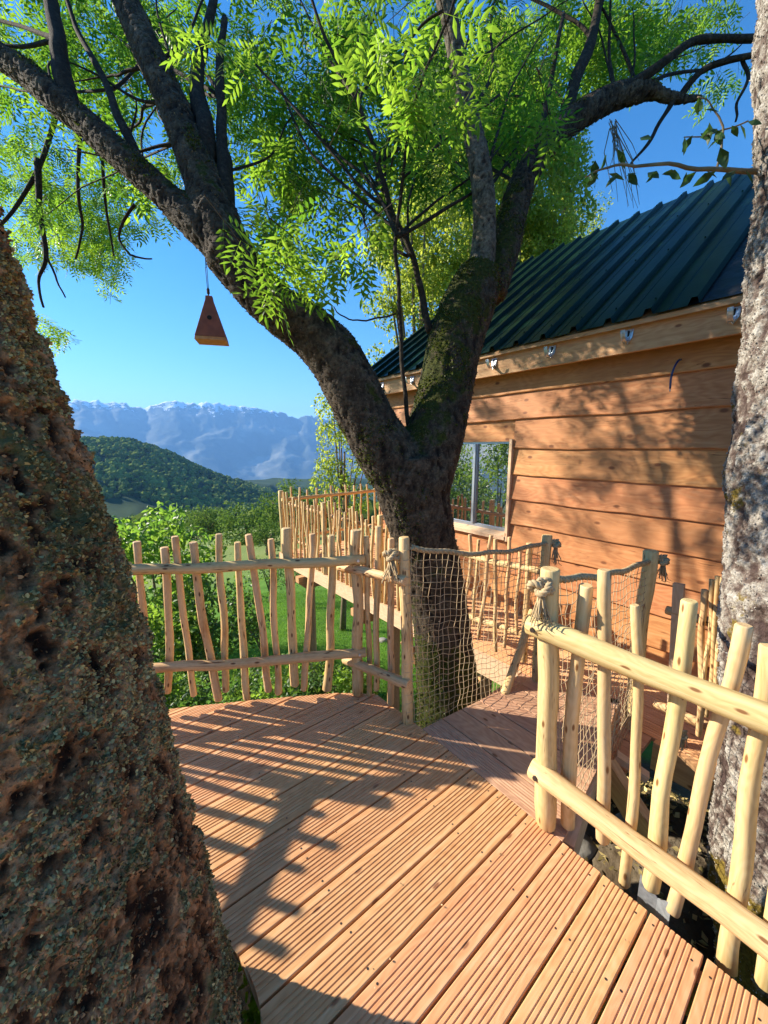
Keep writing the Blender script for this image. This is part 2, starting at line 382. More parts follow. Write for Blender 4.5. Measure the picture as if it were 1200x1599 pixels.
# terrain
def ground_mat():
    m, nt, b = new_mat('ground_cover'); geo = N(nt, 'ShaderNodeNewGeometry'); sp = N(nt, 'ShaderNodeSeparateXYZ'); L(nt, geo.outputs['Position'], sp.inputs[0])
    n = N(nt, 'ShaderNodeTexNoise'); n.inputs['Scale'].default_value = 1.2; n.inputs['Detail'].default_value = 9; n.inputs['Roughness'].default_value = .7; L(nt, geo.outputs['Position'], n.inputs[0])
    n2 = N(nt, 'ShaderNodeTexNoise'); n2.inputs['Scale'].default_value = .03; n2.inputs['Detail'].default_value = 6; L(nt, geo.outputs['Position'], n2.inputs[0])
    lawn = ramp_out(nt, n.outputs[0], [(.35, (.075, .165, .02)), (.65, (.13, .25, .035))])
    meadow = ramp_out(nt, n2.outputs[0], [(.35, (.17, .22, .06)), (.6, (.32, .32, .12))])
    soil = ramp_out(nt, n.outputs[0], [(.35, (.028, .020, .012)), (.5, (.07, .05, .03)), (.68, (.16, .13, .09))])
    far = ramp_out(nt, n2.outputs[0], [(.40, (.03, .055, .018)), (.5, (.06, .10, .03)), (.62, (.16, .19, .07))])
    # distance from the tree house
    ln = N(nt, 'ShaderNodeVectorMath', operation='LENGTH'); L(nt, geo.outputs['Position'], ln.inputs[0]); d = ln.outputs['Value']
    at = N(nt, 'ShaderNodeAttribute', attribute_name='soil')
    c = mixc(nt, ramp_out(nt, math_(nt, 'DIVIDE', d, 100.0), [(.20, (0, 0, 0)), (.26, (1, 1, 1))]), lawn, meadow)
    c = mixc(nt, ramp_out(nt, math_(nt, 'DIVIDE', d, 1000.0), [(.12, (0, 0, 0)), (.2, (1, 1, 1))]), c, far)
    k = math_(nt, 'ADD', at.outputs['Fac'], math_(nt, 'MULTIPLY', math_(nt, 'SUBTRACT', n.outputs[0], .5), .8))
    c = mixc(nt, ramp_out(nt, k, [(.42, (0, 0, 0)), (.55, (1, 1, 1))]), c, soil)
    L(nt, c, b.inputs['Base Color']); b.inputs['Roughness'].default_value = .95; b.inputs['Specular IOR Level'].default_value = .1
    bp = N(nt, 'ShaderNodeBump'); bp.inputs['Strength'].default_value = .6; bp.inputs['Distance'].default_value = .05
    n3 = N(nt, 'ShaderNodeTexNoise'); n3.inputs['Scale'].default_value = 25; n3.inputs['Detail'].default_value = 5; L(nt, geo.outputs['Position'], n3.inputs[0])
    L(nt, n3.outputs[0], bp.inputs['Height']); L(nt, bp.outputs[0], b.inputs['Normal'])
    return m
M['ground'] = ground_mat()
def mountain_mat():
    m, nt, b = new_mat('alpine_rock_and_snow'); geo = N(nt, 'ShaderNodeNewGeometry')
    at = N(nt, 'ShaderNodeAttribute', attribute_name='snow')
    n = N(nt, 'ShaderNodeTexNoise'); n.inputs['Scale'].default_value = .006; n.inputs['Detail'].default_value = 9; n.inputs['Roughness'].default_value = .65; L(nt, geo.outputs['Position'], n.inputs[0])
    n2 = N(nt, 'ShaderNodeTexNoise'); n2.inputs['Scale'].default_value = .0012; n2.inputs['Detail'].default_value = 7; L(nt, geo.outputs['Position'], n2.inputs[0])
    rock = ramp_out(nt, n2.outputs[0], [(.4, (.035, .055, .035)), (.55, (.07, .085, .06)), (.66, (.22, .22, .17))])
    k = math_(nt, 'ADD', at.outputs['Fac'], math_(nt, 'MULTIPLY', math_(nt, 'SUBTRACT', n.outputs[0], .5), 3.6))
    c = mixc(nt, ramp_out(nt, k, [(.55, (0, 0, 0)), (.60, (1, 1, 1))]), rock, (.85, .87, .9))
    L(nt, c, b.inputs['Base Color']); b.inputs['Roughness'].default_value = .9
    return m
M['mountain'] = mountain_mat()
M['hill'] = simple('wooded_hill_ground', (.02, .045, .015), .95, 0, .1, None, ((.05, .08, .03), .01))

# ================================================================== THE SETTING: land
def lerp_tab(x, xs, ys): return np.interp(x, xs, ys)
def terrain_z(x, y):
    x = np.asarray(x, float); y = np.asarray(y, float); r = np.hypot(x, y)
    z = lerp_tab(r, [0, 3, 6, 9, 15, 40, 120, 400, 1000, 3000, 6000, 20000], [-1.9, -1.95, -2.55, -3.1, -4.6, -8.2, -23, -74, -142, -500, -905, -905])
    # the bank that rises under the near right tree and the cabin
    bank = np.exp(-(((x - 1.9) / 1.6) ** 2 + ((y - 1.9) / 1.7) ** 2)) * 1.15
    near = np.clip(1 - r / 30, 0, 1)
    p = np.stack([x * .35, y * .35, np.zeros_like(x)], -1).reshape(-1, 3)
    nz = fbm(p, 4).reshape(x.shape)
    z = z + bank + nz * .12 * (0.3 + near)
    pf = np.stack([x * .004, y * .004, np.zeros_like(x)], -1).reshape(-1, 3)
    z = z + fbm(pf, 4).reshape(x.shape) * np.clip((r - 150) / 900, 0, 1) * 10
    # behind the camera the slope climbs a little
    z = z + np.clip(-y, 0, 400) * .05
    return z
az = np.linspace(-math.pi, math.pi, 241); rr = np.concatenate([[0.0], np.geomspace(.5, 17000, 200)])
A, RR = np.meshgrid(az, rr); X = np.sin(A) * RR; Y = np.cos(A) * RR; Z = terrain_z(X, Y)
na, nr = len(az), len(rr)
soil = np.clip(1.25 - np.hypot(X - 1.4, Y - 1.8) / 3.6, 0, 1) * 1.2
idx = np.arange(na * nr).reshape(nr, na)
F = np.stack([idx[:-1, :-1], idx[:-1, 1:], idx[1:, 1:], idx[1:, :-1]], -1).reshape(-1, 4)
o = fast_mesh('ground', np.stack([X, Y, Z], -1).reshape(-1, 3), F[:, ::-1], M['ground'], None, {'soil': soil.ravel()}, True, (0, 0, 0))
tag(o, kind='structure')
# mountains
sky_px = [(-600, 640), (-200, 610), (0, 622), (60, 632), (113, 627), (122, 624), (140, 630), (155, 626), (170, 632), (185, 628), (205, 634), (225, 640), (240, 633), (258, 629), (272, 627), (300, 630),
          (335, 629), (352, 634), (372, 636), (392, 637), (410, 641), (432, 643), (455, 650), (468, 655), (480, 650), (500, 652), (540, 660), (600, 655), (700, 640), (900, 650), (1300, 640), (1900, 650)]
tab = []
for u, v in sky_px:
    r = ray(u, v); tab.append((math.atan2(r.x, r.y), r.z / math.hypot(r.x, r.y)))
ta = np.array([t[0] for t in tab]); te = np.array([t[1] for t in tab])
az = np.linspace(-1.25, 1.25, 520); rr = np.linspace(8200, 15500, 150)
A, RR = np.meshgrid(az, rr)
ridge_r = 12200 + 500 * np.sin(A * 5)
E_ = np.interp(A, ta, te)
hr = E_ * ridge_r
t = np.clip((RR - 8200) / (ridge_r - 8200), 0, 2)
prof = np.where(t < 1, np.clip(t, 0, 1) ** 1.25, 1 - (t - 1) * .5)
pp = np.stack([np.sin(A) * RR / 1500, np.cos(A) * RR / 1500, A * 0], -1).reshape(-1, 3)
rid = 1 - np.abs(fbm(pp, 6, 2.1, .55).reshape(A.shape))
Zm = -905 + (hr + 905) * prof + (rid - .75) * 230 * np.clip(t * (1.02 - np.clip(t, 0, 1)) * 3.2, 0, 1)
pp2 = np.stack([A * 190, RR / 500, A * 0], -1).reshape(-1, 3)
Zm = Zm + (.55 - np.abs(fbm(pp2 * np.array([.6, 1, 1]), 4).reshape(A.shape))) * 95 * np.clip(1 - np.abs(t - 1) * 3, 0, 1)
Xm = np.sin(A) * RR; Ym = np.cos(A) * RR
gy = np.gradient(Zm, axis=0)
snow = np.clip((Zm - 820) / 380, -.6, .9) - .02
snow = snow + .15 * vnoise(pp * 4).reshape(A.shape)
idx = np.arange(A.size).reshape(A.shape)
F = np.stack([idx[:-1, :-1], idx[:-1, 1:], idx[1:, 1:], idx[1:, :-1]], -1).reshape(-1, 4)
o = fast_mesh('mountains', np.stack([Xm, Ym, Zm], -1).reshape(-1, 3), F[:, ::-1], M['mountain'], None, {'snow': snow.ravel()}, True)
tag(o, kind='structure')
# wooded hill
hill_px = [(-500, 700), (-200, 690), (0, 684), (135, 682), (165, 682), (200, 684), (230, 692), (262, 702), (300, 722), (330, 735), (365, 748), (400, 760), (425, 769), (445, 790), (520, 800), (700, 810)]
tab = [(math.atan2(ray(u, v).x, ray(u, v).y), ray(u, v).z / math.hypot(ray(u, v).x, ray(u, v).y)) for u, v in hill_px]
hta = np.array([t[0] for t in tab]); hte = np.array([t[1] for t in tab])
def hill_z(a, r):
    top = np.interp(a, hta, hte) * 1150 + H - 8
    t = (r - 1150) / 480.0
    base = -150.0
    prof = np.exp(-np.abs(t) ** 1.9 * 1.1)
    q = np.stack([np.sin(a) * r / 170, np.cos(a) * r / 170, a * 0], -1).reshape(-1, 3)
    n = fbm(q, 4).reshape(np.shape(a))
    return base + np.maximum(top - base, 0) * prof + n * 13 * np.clip(1 - np.abs(t) * .2, 0, 1) * np.clip(np.abs(t) * 3, .15, 1)
az = np.linspace(-1.3, .2, 160); rr = np.linspace(600, 1900, 90)
A, RR = np.meshgrid(az, rr); Zh = hill_z(A, RR)
idx = np.arange(A.size).reshape(A.shape)
F = np.stack([idx[:-1, :-1], idx[:-1, 1:], idx[1:, 1:], idx[1:, :-1]], -1).reshape(-1, 4)
o = fast_mesh('hill', np.stack([np.sin(A) * RR, np.cos(A) * RR, Zh], -1).reshape(-1, 3), F[:, ::-1], M['hill'], None, None, True)
tag(o, kind='structure')
# forest crowns on hill and valley
def ico(sub):
    import bmesh
    bm = bmesh.new(); bmesh.ops.create_icosphere(bm, subdivisions=sub, radius=1.0)
    v = np.array([q.co[:] for q in bm.verts]); f = np.array([[q.index for q in p.verts] for p in bm.faces]); bm.free(); return v, f
IV, IF = ico(2)
def crowns(name, pts, rad, label=None):
    n = len(pts); V = np.empty((n, len(IV), 3), np.float32)
    tint = np.empty((n, len(IV)), np.float32)
    pt = .3 + .45 * fbm(np.asarray(pts) / 60.0, 3)
    ns = np.stack([vnoise(IV * 2.3 + k * 7.7) for k in range(12)])
    for i in range(n):
        s = 1 + .38 * ns[i % 12]
        V[i] = IV * s[:, None] * np.array([rad[i], rad[i], rad[i] * 1.05]) + pts[i]
        tint[i] = np.clip(rng.uniform(.0, .6) + pt[i] + .25 * ns[(i + 5) % 12], 0, 1)
    F = (IF[None] + (np.arange(n) * len(IV))[:, None, None]).reshape(-1, 3)
    o = fast_mesh(name, V.reshape(-1, 3), F, M['forest'], None, {'tint': tint.ravel()}, False)
    return tag(o, label, kind='stuff')
pts = []; rad = []
while len(pts) < 4300:
    a = rng.uniform(-.98, -.12); r = rng.uniform(720, 1240)
    z = float(hill_z(np.array([[a]]), np.array([[r]]))[0, 0])
    if z < -138 and r < 860: continue
    q = rng.uniform(3.2, 6.8)
    pts.append((math.sin(a) * r, math.cos(a) * r, z + q * .5)); rad.append(q)
crowns('hillside_forest', np.array(pts), rad)
pts = []; rad = []
while len(pts) < 1500:
    a = rng.uniform(-.95, .15); r = rng.uniform(110, 760) ** 1.0
    if vnoise(np.array([[math.sin(a) * r / 90, math.cos(a) * r / 90, 3.3]]))[0] < -.02 - (r > 250) * .15: continue
    if r < 190 and -.62 < a < -.28 and rng.random() < .8: continue
    x, y = math.sin(a) * r, math.cos(a) * r
    q = rng.uniform(3.0, 6.2) * (0.8 if r < 250 else 1)
    pts.append((x, y, float(terrain_z(np.array([x]), np.array([y]))[0]) + q * .7)); rad.append(q)
crowns('valley_forest', np.array(pts), rad)

# ================================================================== decks
def poly_int(q, poly, A, Q):
    """interval along A where the line (offset q along Q) crosses the polygon"""
    hits = []
    n = len(poly)
    for i in range(n):
        p, r = poly[i], poly[(i + 1) % n]
        q0, q1 = p[0] * Q.x + p[1] * Q.y - q, r[0] * Q.x + r[1] * Q.y - q
        if (q0 < 0) != (q1 < 0):
            t = q0 / (q0 - q1); x = p[0] + (r[0] - p[0]) * t; y = p[1] + (r[1] - p[1]) * t
            hits.append(x * A.x + y * A.y)
    return (min(hits), max(hits)) if len(hits) >= 2 else None
def plank(name, q0, q1, poly, A, Q, ztop, mat, parent, th=.027, grooves=7, clip=None, pick=0, hmin=.08, lift=0.0):
    w = q1 - q0
    prof = [(0, -.002), (.0025, 0)]
    if grooves:
        pitch = (w - .052) / (grooves - 1)
        for k in range(grooves):
            c = .026 + pitch * k
            g = min(.0031, pitch * .3)
            prof += [(c - g, 0), (c - g * .5, -.0025), (c + g * .5, -.0025), (c + g, 0)]
    prof += [(w - .0025, 0), (w, -.002)]
    full = prof + [(w, -th), (0, -th)]
    ends = []
    for (x, z) in full:
        iv = poly_int(q0 + x, poly, A, Q)
        if iv is None: iv = poly_int(q0 + min(max(x, .02), w - .02), poly, A, Q)
        if iv is None: return None
        lo, hi = iv
        if clip: lo, hi = clip(q0 + x, lo, hi)
        ends.append((lo, hi))
    if max(h - l for l, h in ends) < hmin: return None
    V = []; n = len(full)
    tilt = rnd.uniform(-.0012, .0012)
    for side in (0, 1):
        for (x, z), e in zip(full, ends):
            a = e[side] if e[1] > e[0] else (e[0] + e[1]) / 2
            qq = q0 + x
            V.append((A.x * a + Q.x * qq, A.y * a + Q.y * qq, ztop + z + lift + tilt * (x / w - .5)))
    F = []; UV = []
    per = [0]
    for i in range(n): 
        x0, z0 = full[i]; x1, z1 = full[(i + 1) % n]; per.append(per[-1] + math.hypot(x1 - x0, z1 - z0))
    for i in range(n):
        j = (i + 1) % n; F.append((i, j, n + j, n + i))
        UV.append([(ends[i][0], per[i]), (ends[j][0], per[i + 1]), (ends[j][1], per[i + 1]), (ends[i][1], per[i])])
    F.append(tuple(range(n))[::-1]); UV.append([(5 + full[k][1] * 3, full[k][0]) for k in range(n)][::-1])
    F.append(tuple(range(n, 2 * n))); UV.append([(5 + full[k][1] * 3, full[k][0]) for k in range(n)])
    mb = MB(); mb.add(V, F, UV)
    return mb.build(name, mat, parent)

deck_poly = [(-3.25, -1.6), (-2.98, -.9), (-2.10, 1.83), (-1.21, 2.03), (-.85, 2.09), (-.3, 2.17), (-.05, 2.16), (.09, 2.0), (.205, 1.862), (2.9, -1.52), (2.85, -1.6)]
e0 = Vector((.205, 1.862)); deck_poly[-2] = (e0.x + .623 * 4.42, e0.y - .782 * 4.42)
deck = thing('deck', (0, 0, 0), None, None, None, 'structure')
TC = Vector((-.656, .617)); TR = .372        # the hole round the near left tree
TCa, TCq = TC.x * AW.x + TC.y * AW.y, TC.x * DW.x + TC.y * DW.y
PITCH = .1457; q = -.553 - PITCH * 15
screw = MB()
def screw_at(mb, x, y, z):
    V = [(x + .0038 * math.cos(k * math.pi / 3), y + .0038 * math.sin(k * math.pi / 3), z + .0007) for k in range(6)]
    mb.add(V, [tuple(range(6))])
k = 0
while q < 3.3:
    q0, q1 = q + .0042, q + PITCH - .0042
    lift = rnd.uniform(-.0012, .0012)
    qc = (q0 + q1) / 2
    if abs(qc - TCq) < TR + .07:
        def right(qq, lo, hi):
            dd = TR * TR - (qq - TCq) ** 2
            return (max(lo, TCa + (math.sqrt(dd) if dd > 0 else 0)), hi)
        def left(qq, lo, hi):
            dd = TR * TR - (qq - TCq) ** 2
            return (lo, min(hi, TCa - (math.sqrt(dd) if dd > 0 else 0)))
        plank('plank', q0, q1, deck_poly, AW, DW, 0, M['deck'], deck, clip=right, lift=lift)
        plank('plank', q0, q1, deck_poly, AW, DW, 0, M['deck'], deck, clip=left, lift=lift)
    else:
        plank('plank', q0, q1, deck_poly, AW, DW, 0, M['deck'], deck, lift=lift)
    iv = poly_int(qc, deck_poly, AW, DW)
    if iv:
        for aj in [iv[1] - .045] + [x for x in np.arange(-2.6, 2.6, .52) if iv[0] + .05 < x < iv[1] - .12]:
            for dq in (-.052 + rnd.uniform(-.004, .004), .050 + rnd.uniform(-.004, .004)):
                aa = aj + rnd.uniform(-.012, .012); x, y = AW.x * aa + DW.x * (qc + dq), AW.y * aa + DW.y * (qc + dq)
                if (Vector((x, y)) - TC).length > TR + .03: screw_at(screw, x, y, lift)
    q += PITCH
o = screw.build('screw_heads', M['screw'], deck); tag(o, kind='stuff')
# joists and rim beams under the deck
for aj in np.arange(-2.08, 2.3, .52):
    iv = poly_int(aj, deck_poly, DW, AW)
    if not iv: continue
    a0, a1 = iv[0] + .03, iv[1] - .03
    if aj < TCa + .6 and aj > TCa - .6:
        cuts = [(a0, TCq - TR - .1), (TCq + TR + .1, a1)]
    else: cuts = [(a0, a1)]
    for c0, c1 in cuts:
        if c1 - c0 < .2: continue
        mb = MB(); beam(mb, AW * aj + DW * c0 + Vector((0, 0, -.105)), AW * aj + DW * c1 + Vector((0, 0, -.105)), .06, .15)
        mb.build('joist', M['beam'], deck)
for i in range(1, len(deck_poly) - 2):
    p, r = Vector((*deck_poly[i], -.100)), Vector((*deck_poly[i + 1], -.100))
    inw = Vector((-(r - p).y, (r - p).x, 0)).normalized() * -.045
    if i == 8: inw = AW * -.045
    mb = MB(); beam(mb, p + inw, r + inw, .04, .14); mb.build('rim_beam', M['beam'], deck)
for x, y in ((-2.6, .2), (-2.2, 1.6), (-.2, 1.85), (.55, 1.15), (1.5, -.2)):
    zb = float(terrain_z(np.array([x]), np.array([y]))[0]) - .15
    mb = MB(); beam(mb, (x, y, zb), (x, y, -.19), .12, .12, Vector((0, 1, 0))); mb.build('support_post', M['beam'], deck)

# ---- bridge
ZT = -.17
bridge = thing('footbridge', (.7, 1.8, 0), 'short plank footbridge with twine nets leading from the deck down to the cabin walkway', 'footbridge')
br_poly = [(.212, 1.867), (.735, 2.20), (1.46, 2.165), (1.07, 1.66), (.695, 1.26)]
QB = AW                      # offset runs away from the deck
q00 = e0.x * AW.x + e0.y * AW.y + .004
for k in range(7):
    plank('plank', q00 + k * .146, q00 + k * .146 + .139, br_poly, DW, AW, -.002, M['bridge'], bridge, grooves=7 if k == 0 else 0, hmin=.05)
for p, r in (((.24, 1.86), (.74, 2.18)), ((.72, 1.27), (1.43, 2.15))):
    mb = MB(); beam(mb, (*p, -.11), (*r, -.11), .045, .16); mb.build('side_beam', M['palebeam'], bridge)
mb = MB(); beam(mb, (.75, 2.165, -.115), (1.44, 2.135, -.115), .04, .17); mb.build('end_beam', M['bridge'], bridge)

# ---- walkway / terrace along the cabin
E0 = Vector((1.06, 2.645, 0))
def TE(s, a=0, z=ZT): return Vector((E0.x + DW.x * s + AW.x * a, E0.y + DW.y * s + AW.y * a, z))
terrace = thing('walkway', (1.0, 3.0, ZT), None, None, None, 'structure')
def rectpoly(s0, s1, a0, a1): return [TE(s0, a0)[:2], TE(s1, a0)[:2], TE(s1, a1)[:2], TE(s0, a1)[:2]]
qa = E0.x * AW.x + E0.y * AW.y
S0, S1 = -4.35, 3.6
for k in range(24):
    a0 = k * PITCH
    if a0 < .90: pol = rectpoly(S0, S1, a0, a0 + .2)
    else: pol = rectpoly(S0, -2.17, a0, a0 + .2)
    plank('plank', qa + a0 + .003, qa + a0 + PITCH - .003, pol, DW, AW, ZT, M['deck'], terrace, grooves=5)
for k in range(1, 4):       # the step under the bridge end
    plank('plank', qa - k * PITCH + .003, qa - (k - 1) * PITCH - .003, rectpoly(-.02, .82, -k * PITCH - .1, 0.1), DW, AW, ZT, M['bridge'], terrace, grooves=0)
mb = MB(); beam(mb, TE(S0, -.024, ZT - .085), TE(-.03, -.024, ZT - .085), .04, .17); mb.build('edge_board', M['palebeam'], terrace)
mb = MB(); beam(mb, TE(.84, -.024, ZT - .085), TE(S1, -.024, ZT - .085), .04, .17); mb.build('edge_board', M['beam'], terrace)
mb = MB(); beam(mb, TE(S0 - .024, -.04, ZT - .085), TE(S0 - .024, 3.5, ZT - .085), .04, .17); mb.build('edge_board', M['beam'], terrace)
for s in (-3.55, -2.1, -.75, .6, 2.0):  # cantilevered bearers with chamfered ends
    mb = MB(); c = TE(s, .9, ZT - .29)
    V = []
    for sx in (-.05, .05):
        for a, z in ((-.14, -.175), (-.14, -.26), (-.02, -.37), (1.6, -.37), (1.6, -.175)):
            V.append(TE(s + sx, a, ZT + z))
    mb.add(V, [(0, 1, 2, 3, 4), (9, 8, 7, 6, 5), (0, 5, 6, 1), (1, 6, 7, 2), (2, 7, 8, 3), (3, 8, 9, 4), (4, 9, 5, 0)])
    mb.build('bearer', M['beam'], terrace)
for s, a in ((-3.9, .25), (-2.1, .5), (-.75, .55), (1.2, .6), (2.6, .5), (-3.9, 3.0)):
    c = TE(s, a); zb = float(terrain_z(np.array([c.x]), np.array([c.y]))[0]) - .2
    mb = MB(); beam(mb, (c.x, c.y, zb), (c.x, c.y, ZT - .375), .12, .12, Vector((0, 1, 0))); mb.build('support_post', M['beam'], terrace)
mb = MB(); beam(mb, TE(-.75, .30, -1.35), TE(-1.35, -.02, -.45), .09, .06); mb.build('brace', M['beam'], terrace)
# timber struts under the footbridge on the near side
def at(u, v, D): return P(u, v, D)
mb = MB(); beam(mb, at(945, 1195, 2.0), at(1030, 1330, 1.75), .05, .13); mb.build('strut', M['beam'], bridge)
mb = MB(); beam(mb, at(962, 1180, 2.02), at(1012, 1215, 1.95), .05, .035); mb.build('strut', M['palebeam'], bridge)

# ================================================================== railings
def pole_pts(p0, p1, bend=0.0, n=9, mid=None):
    p0, p1 = Vector(p0), Vector(p1); ax = (p1 - p0)
    side = ax.cross(Vector((0, 0, 1)) if abs(ax.normalized().z) < .8 else Vector((1, 0, 0))).normalized(); s2 = ax.cross(side).normalized()
    ph = rnd.uniform(0, 50); out = []; Ln = ax.length
    for i in range(n):
        t = i / (n - 1); e = math.sin(math.pi * t) ** .6 if 0 < t < 1 else 0
        p = p0.lerp(p1, t)
        if mid is not None: p = p0 * (1 - t) ** 2 + Vector(mid) * (2 * t * (1 - t)) + p1 * t * t
        p = p + side * (mnoise.noise(Vector((ph, t * Ln * 2.6, 0))) * bend) * e + s2 * (mnoise.noise(Vector((0, t * Ln * 2.6, ph))) * bend) * e
        out.append(p)
    return out
def pole(name, p0, p1, r0, r1, parent, mat=None, bend=.02, seg=12, n=11, mid=None, jit=.16):
    pts = pole_pts(p0, p1, bend, n, mid); rad = []
    ph = rnd.uniform(0, 50)
    for i in range(n):
        t = i / (n - 1); r = r0 + (r1 - r0) * t
        r *= 1 + .10 * mnoise.noise(Vector((ph, t * 9, 3)))
        rad.append(r)
    # chamfered sawn ends
    a, b = pts[0], pts[-1]; da = (pts[1] - a).normalized(); db = (b - pts[-2]).normalized()
    pts = [a, a + da * min(r0 * .25, .006)] + pts[1:-1] + [b - db * min(r1 * .25, .006), b]
    rad = [rad[0] * .86, rad[0]] + rad[1:-1] + [rad[-1], rad[-1] * .86]
    mb = MB(); tube(mb, pts, rad, seg, True, jit)
    return mb.build(name, mat or M['pole'], parent, origin=Vector(p0))
def bolt(mb, c, d, r=.011):
    d = Vector(d).normalized(); tube(mb, [Vector(c) - d * .002, Vector(c) + d * .005], [r, r * .8], 8, True, 0, False)

Bp = (.65, 1.33)
# -- near right railing
rail_r = thing('picket_railing', (.7, 1.3, 0), 'bright peeled pole railing nearest on the right edge of the sunlit deck', 'railing')
pd = (.672, -.741)
def RR_(u, v, off=0): return onplane(u, v, Bp, pd, off)
def px_r(w_, D, p=None): return .96 * w_ * D / 1200 / (math.sqrt(1 + (p.x / D) ** 2) if p is not None else 1)
def depth(p): return (p.x * 0 + p.y * CT - (p.z - H) * ST)
# off < 0 pushes a piece toward the gap side (outside)
for (nm, u0, v0, u1, v1, w0, w1, off, mid) in [
        ('post', 853, 1288, 860, 888, 34, 33, 0.0, None),
        ('picket', 887, 1290, 916, 914, 24, 25, -.045, (-6, 0)),
        ('picket', 942, 1314, 945, 890, 23, 23, -.045, None),
        ('picket', 975, 1382, 992, 945, 20, 16, -.045, (18, 0)),
        ('picket', 1016, 1386, 1078, 938, 30, 30, -.045, (2, 0)),
        ('picket', 1051, 1424, 1163, 976, 26, 31, -.050, None),
        ('picket', 1135, 1512, 1203, 1008, 34, 36, -.050, (-8, 0)),
        ('picket', 1196, 1540, 1262, 1010, 34, 34, -.050, None),
        ('picket', 1290, 1640, 1330, 1040, 34, 34, -.050, None)]:
    a, b = RR_(u0, v0, off), RR_(u1, v1, off)
    mp = None
    if mid: mp = RR_((u0 + u1) / 2 + mid[0], (v0 + v1) / 2, off)
    pole(nm, a, b, px_r(w0, depth(a), a), px_r(w1, depth(b), b), rail_r, M['polelight'], .014, 14, 13, mp)
for (u0, v0, u1, v1, w0, w1, off) in [(826, 974, 1236, 1140, 27, 56, .036), (830, 1198, 1236, 1500, 25, 62, .036)]:
    a, b = RR_(u0, v0, off), RR_(u1, v1, off)
    e = a + (b - a) * 2.3
    r_ = (px_r(w0, depth(a)) * 1.25, px_r(w1, depth(b)) * .72)
    pole('rail', a, e, r_[0], r_[1] * 1.05, rail_r, M['polelight'], .012, 16, 21)
    mb = MB(); n3 = Vector((-.741, -.672, 0)); c = a + (e - a).normalized() * .035 + n3 * (r_[0] * .98); bolt(mb, c, n3); o = mb.build('bolt', M['screw'], rail_r)
for (s, zt) in ((1.15, 1.0), (1.35, .93), (1.58, 1.05), (1.8, .95), (2.0, 1.0)):
    c = Vector((Bp[0] + pd[0] * s, Bp[1] + pd[1] * s, 0)) + Vector((.03, .03, 0))
    pole('picket', c + Vector((0, 0, -.05)), c + Vector((rnd.uniform(-.03, .03), 0, zt)), .025, .022, rail_r, M['polelight'], .02)

# -- far left railing of the deck
C0 = Vector((-.138, 2.15, 0)); C1 = Vector((-1.26, 1.98, 0)); dl = (C1 - C0).normalized()
rail_l = thing('picket_railing', (-1.0, 2.1, 0), 'wavy picket railing across the far deck edge, between near trunk and mossy tree', 'railing')
def RL(u, v, off=0): return onplane(u, v, C0, dl, off)
for (nm, u0, v0, u1, v1, w0, w1, m_) in [
        ('post', 559, 1084, 556, 828, 18, 17, None),
        ('picket', 234, 1085, 214, 846, 12, 14, (0, 0)), ('picket', 262, 1082, 257, 855, 13, 15, (5, 0)),
        ('picket', 303, 1087, 273, 838, 11, 13, (0, 0)), ('picket', 342, 1094, 302, 847, 14, 14, (-5, 0)),
        ('picket', 353, 1080, 342, 834, 12, 12, (0, 0)), ('picket', 386, 1092, 371, 847, 13, 11, (0, 0)),
        ('picket', 420, 1080, 388, 835, 12, 12, (3, 0)), ('picket', 435, 1084, 423, 842, 11, 11, (0, 0)),
        ('picket', 461, 1071, 447, 825, 14, 15, (0, 0)), ('picket', 475, 1078, 488, 834, 11, 10, (4, 0)),
        ('picket', 511, 1078, 518, 836, 15, 12, (3, 0)),
        ('picket', 190, 1088, 176, 850, 12, 12, (0, 0)), ('picket', 150, 1090, 135, 840, 12, 12, (0, 0)),
        ('picket', 100, 1095, 92, 850, 12, 12, (0, 0)), ('picket', 55, 1100, 40, 845, 12, 12, (0, 0)), ('picket', 8, 1103, -6, 848, 12, 12, (0, 0)), ('picket', -40, 1108, -48, 845, 12, 12, (0, 0))]:
    off = 0 if nm == 'post' else .03
    a, b = RL(u0, v0, off), RL(u1, v1, off)
    mp = RL((u0 + u1) / 2 + m_[0] * 1.6, (v0 + v1) / 2, off) if m_ else None
    pole(nm, a, b, px_r(w0, depth(a), a), px_r(w1, depth(b), b), rail_l, M['pole'], .022, 10, 11, mp)
for (u0, v0, u1, v1, w_) in ((570, 874, 204, 892, 16), (572, 1019, 245, 1045, 15)):
    a, b = RL(u0, v0, -.02), RL(u1, v1, -.02); e = a + (b - a) * 1.60; e.z = a.z + (b.z - a.z) * 1.15
    r_ = px_r(w_, depth(a)); pole('rail', a, e, r_, r_ * 1.08, rail_l, M['pole'], .018, 12, 21)
    mb = MB(); nn = Vector((dl.y, -dl.x, 0)); nn = nn if nn.y < 0 else -nn
    bolt(mb, a + dl * .04 + nn * r_, nn, .009); mb.build('bolt', M['galv'], rail_l)
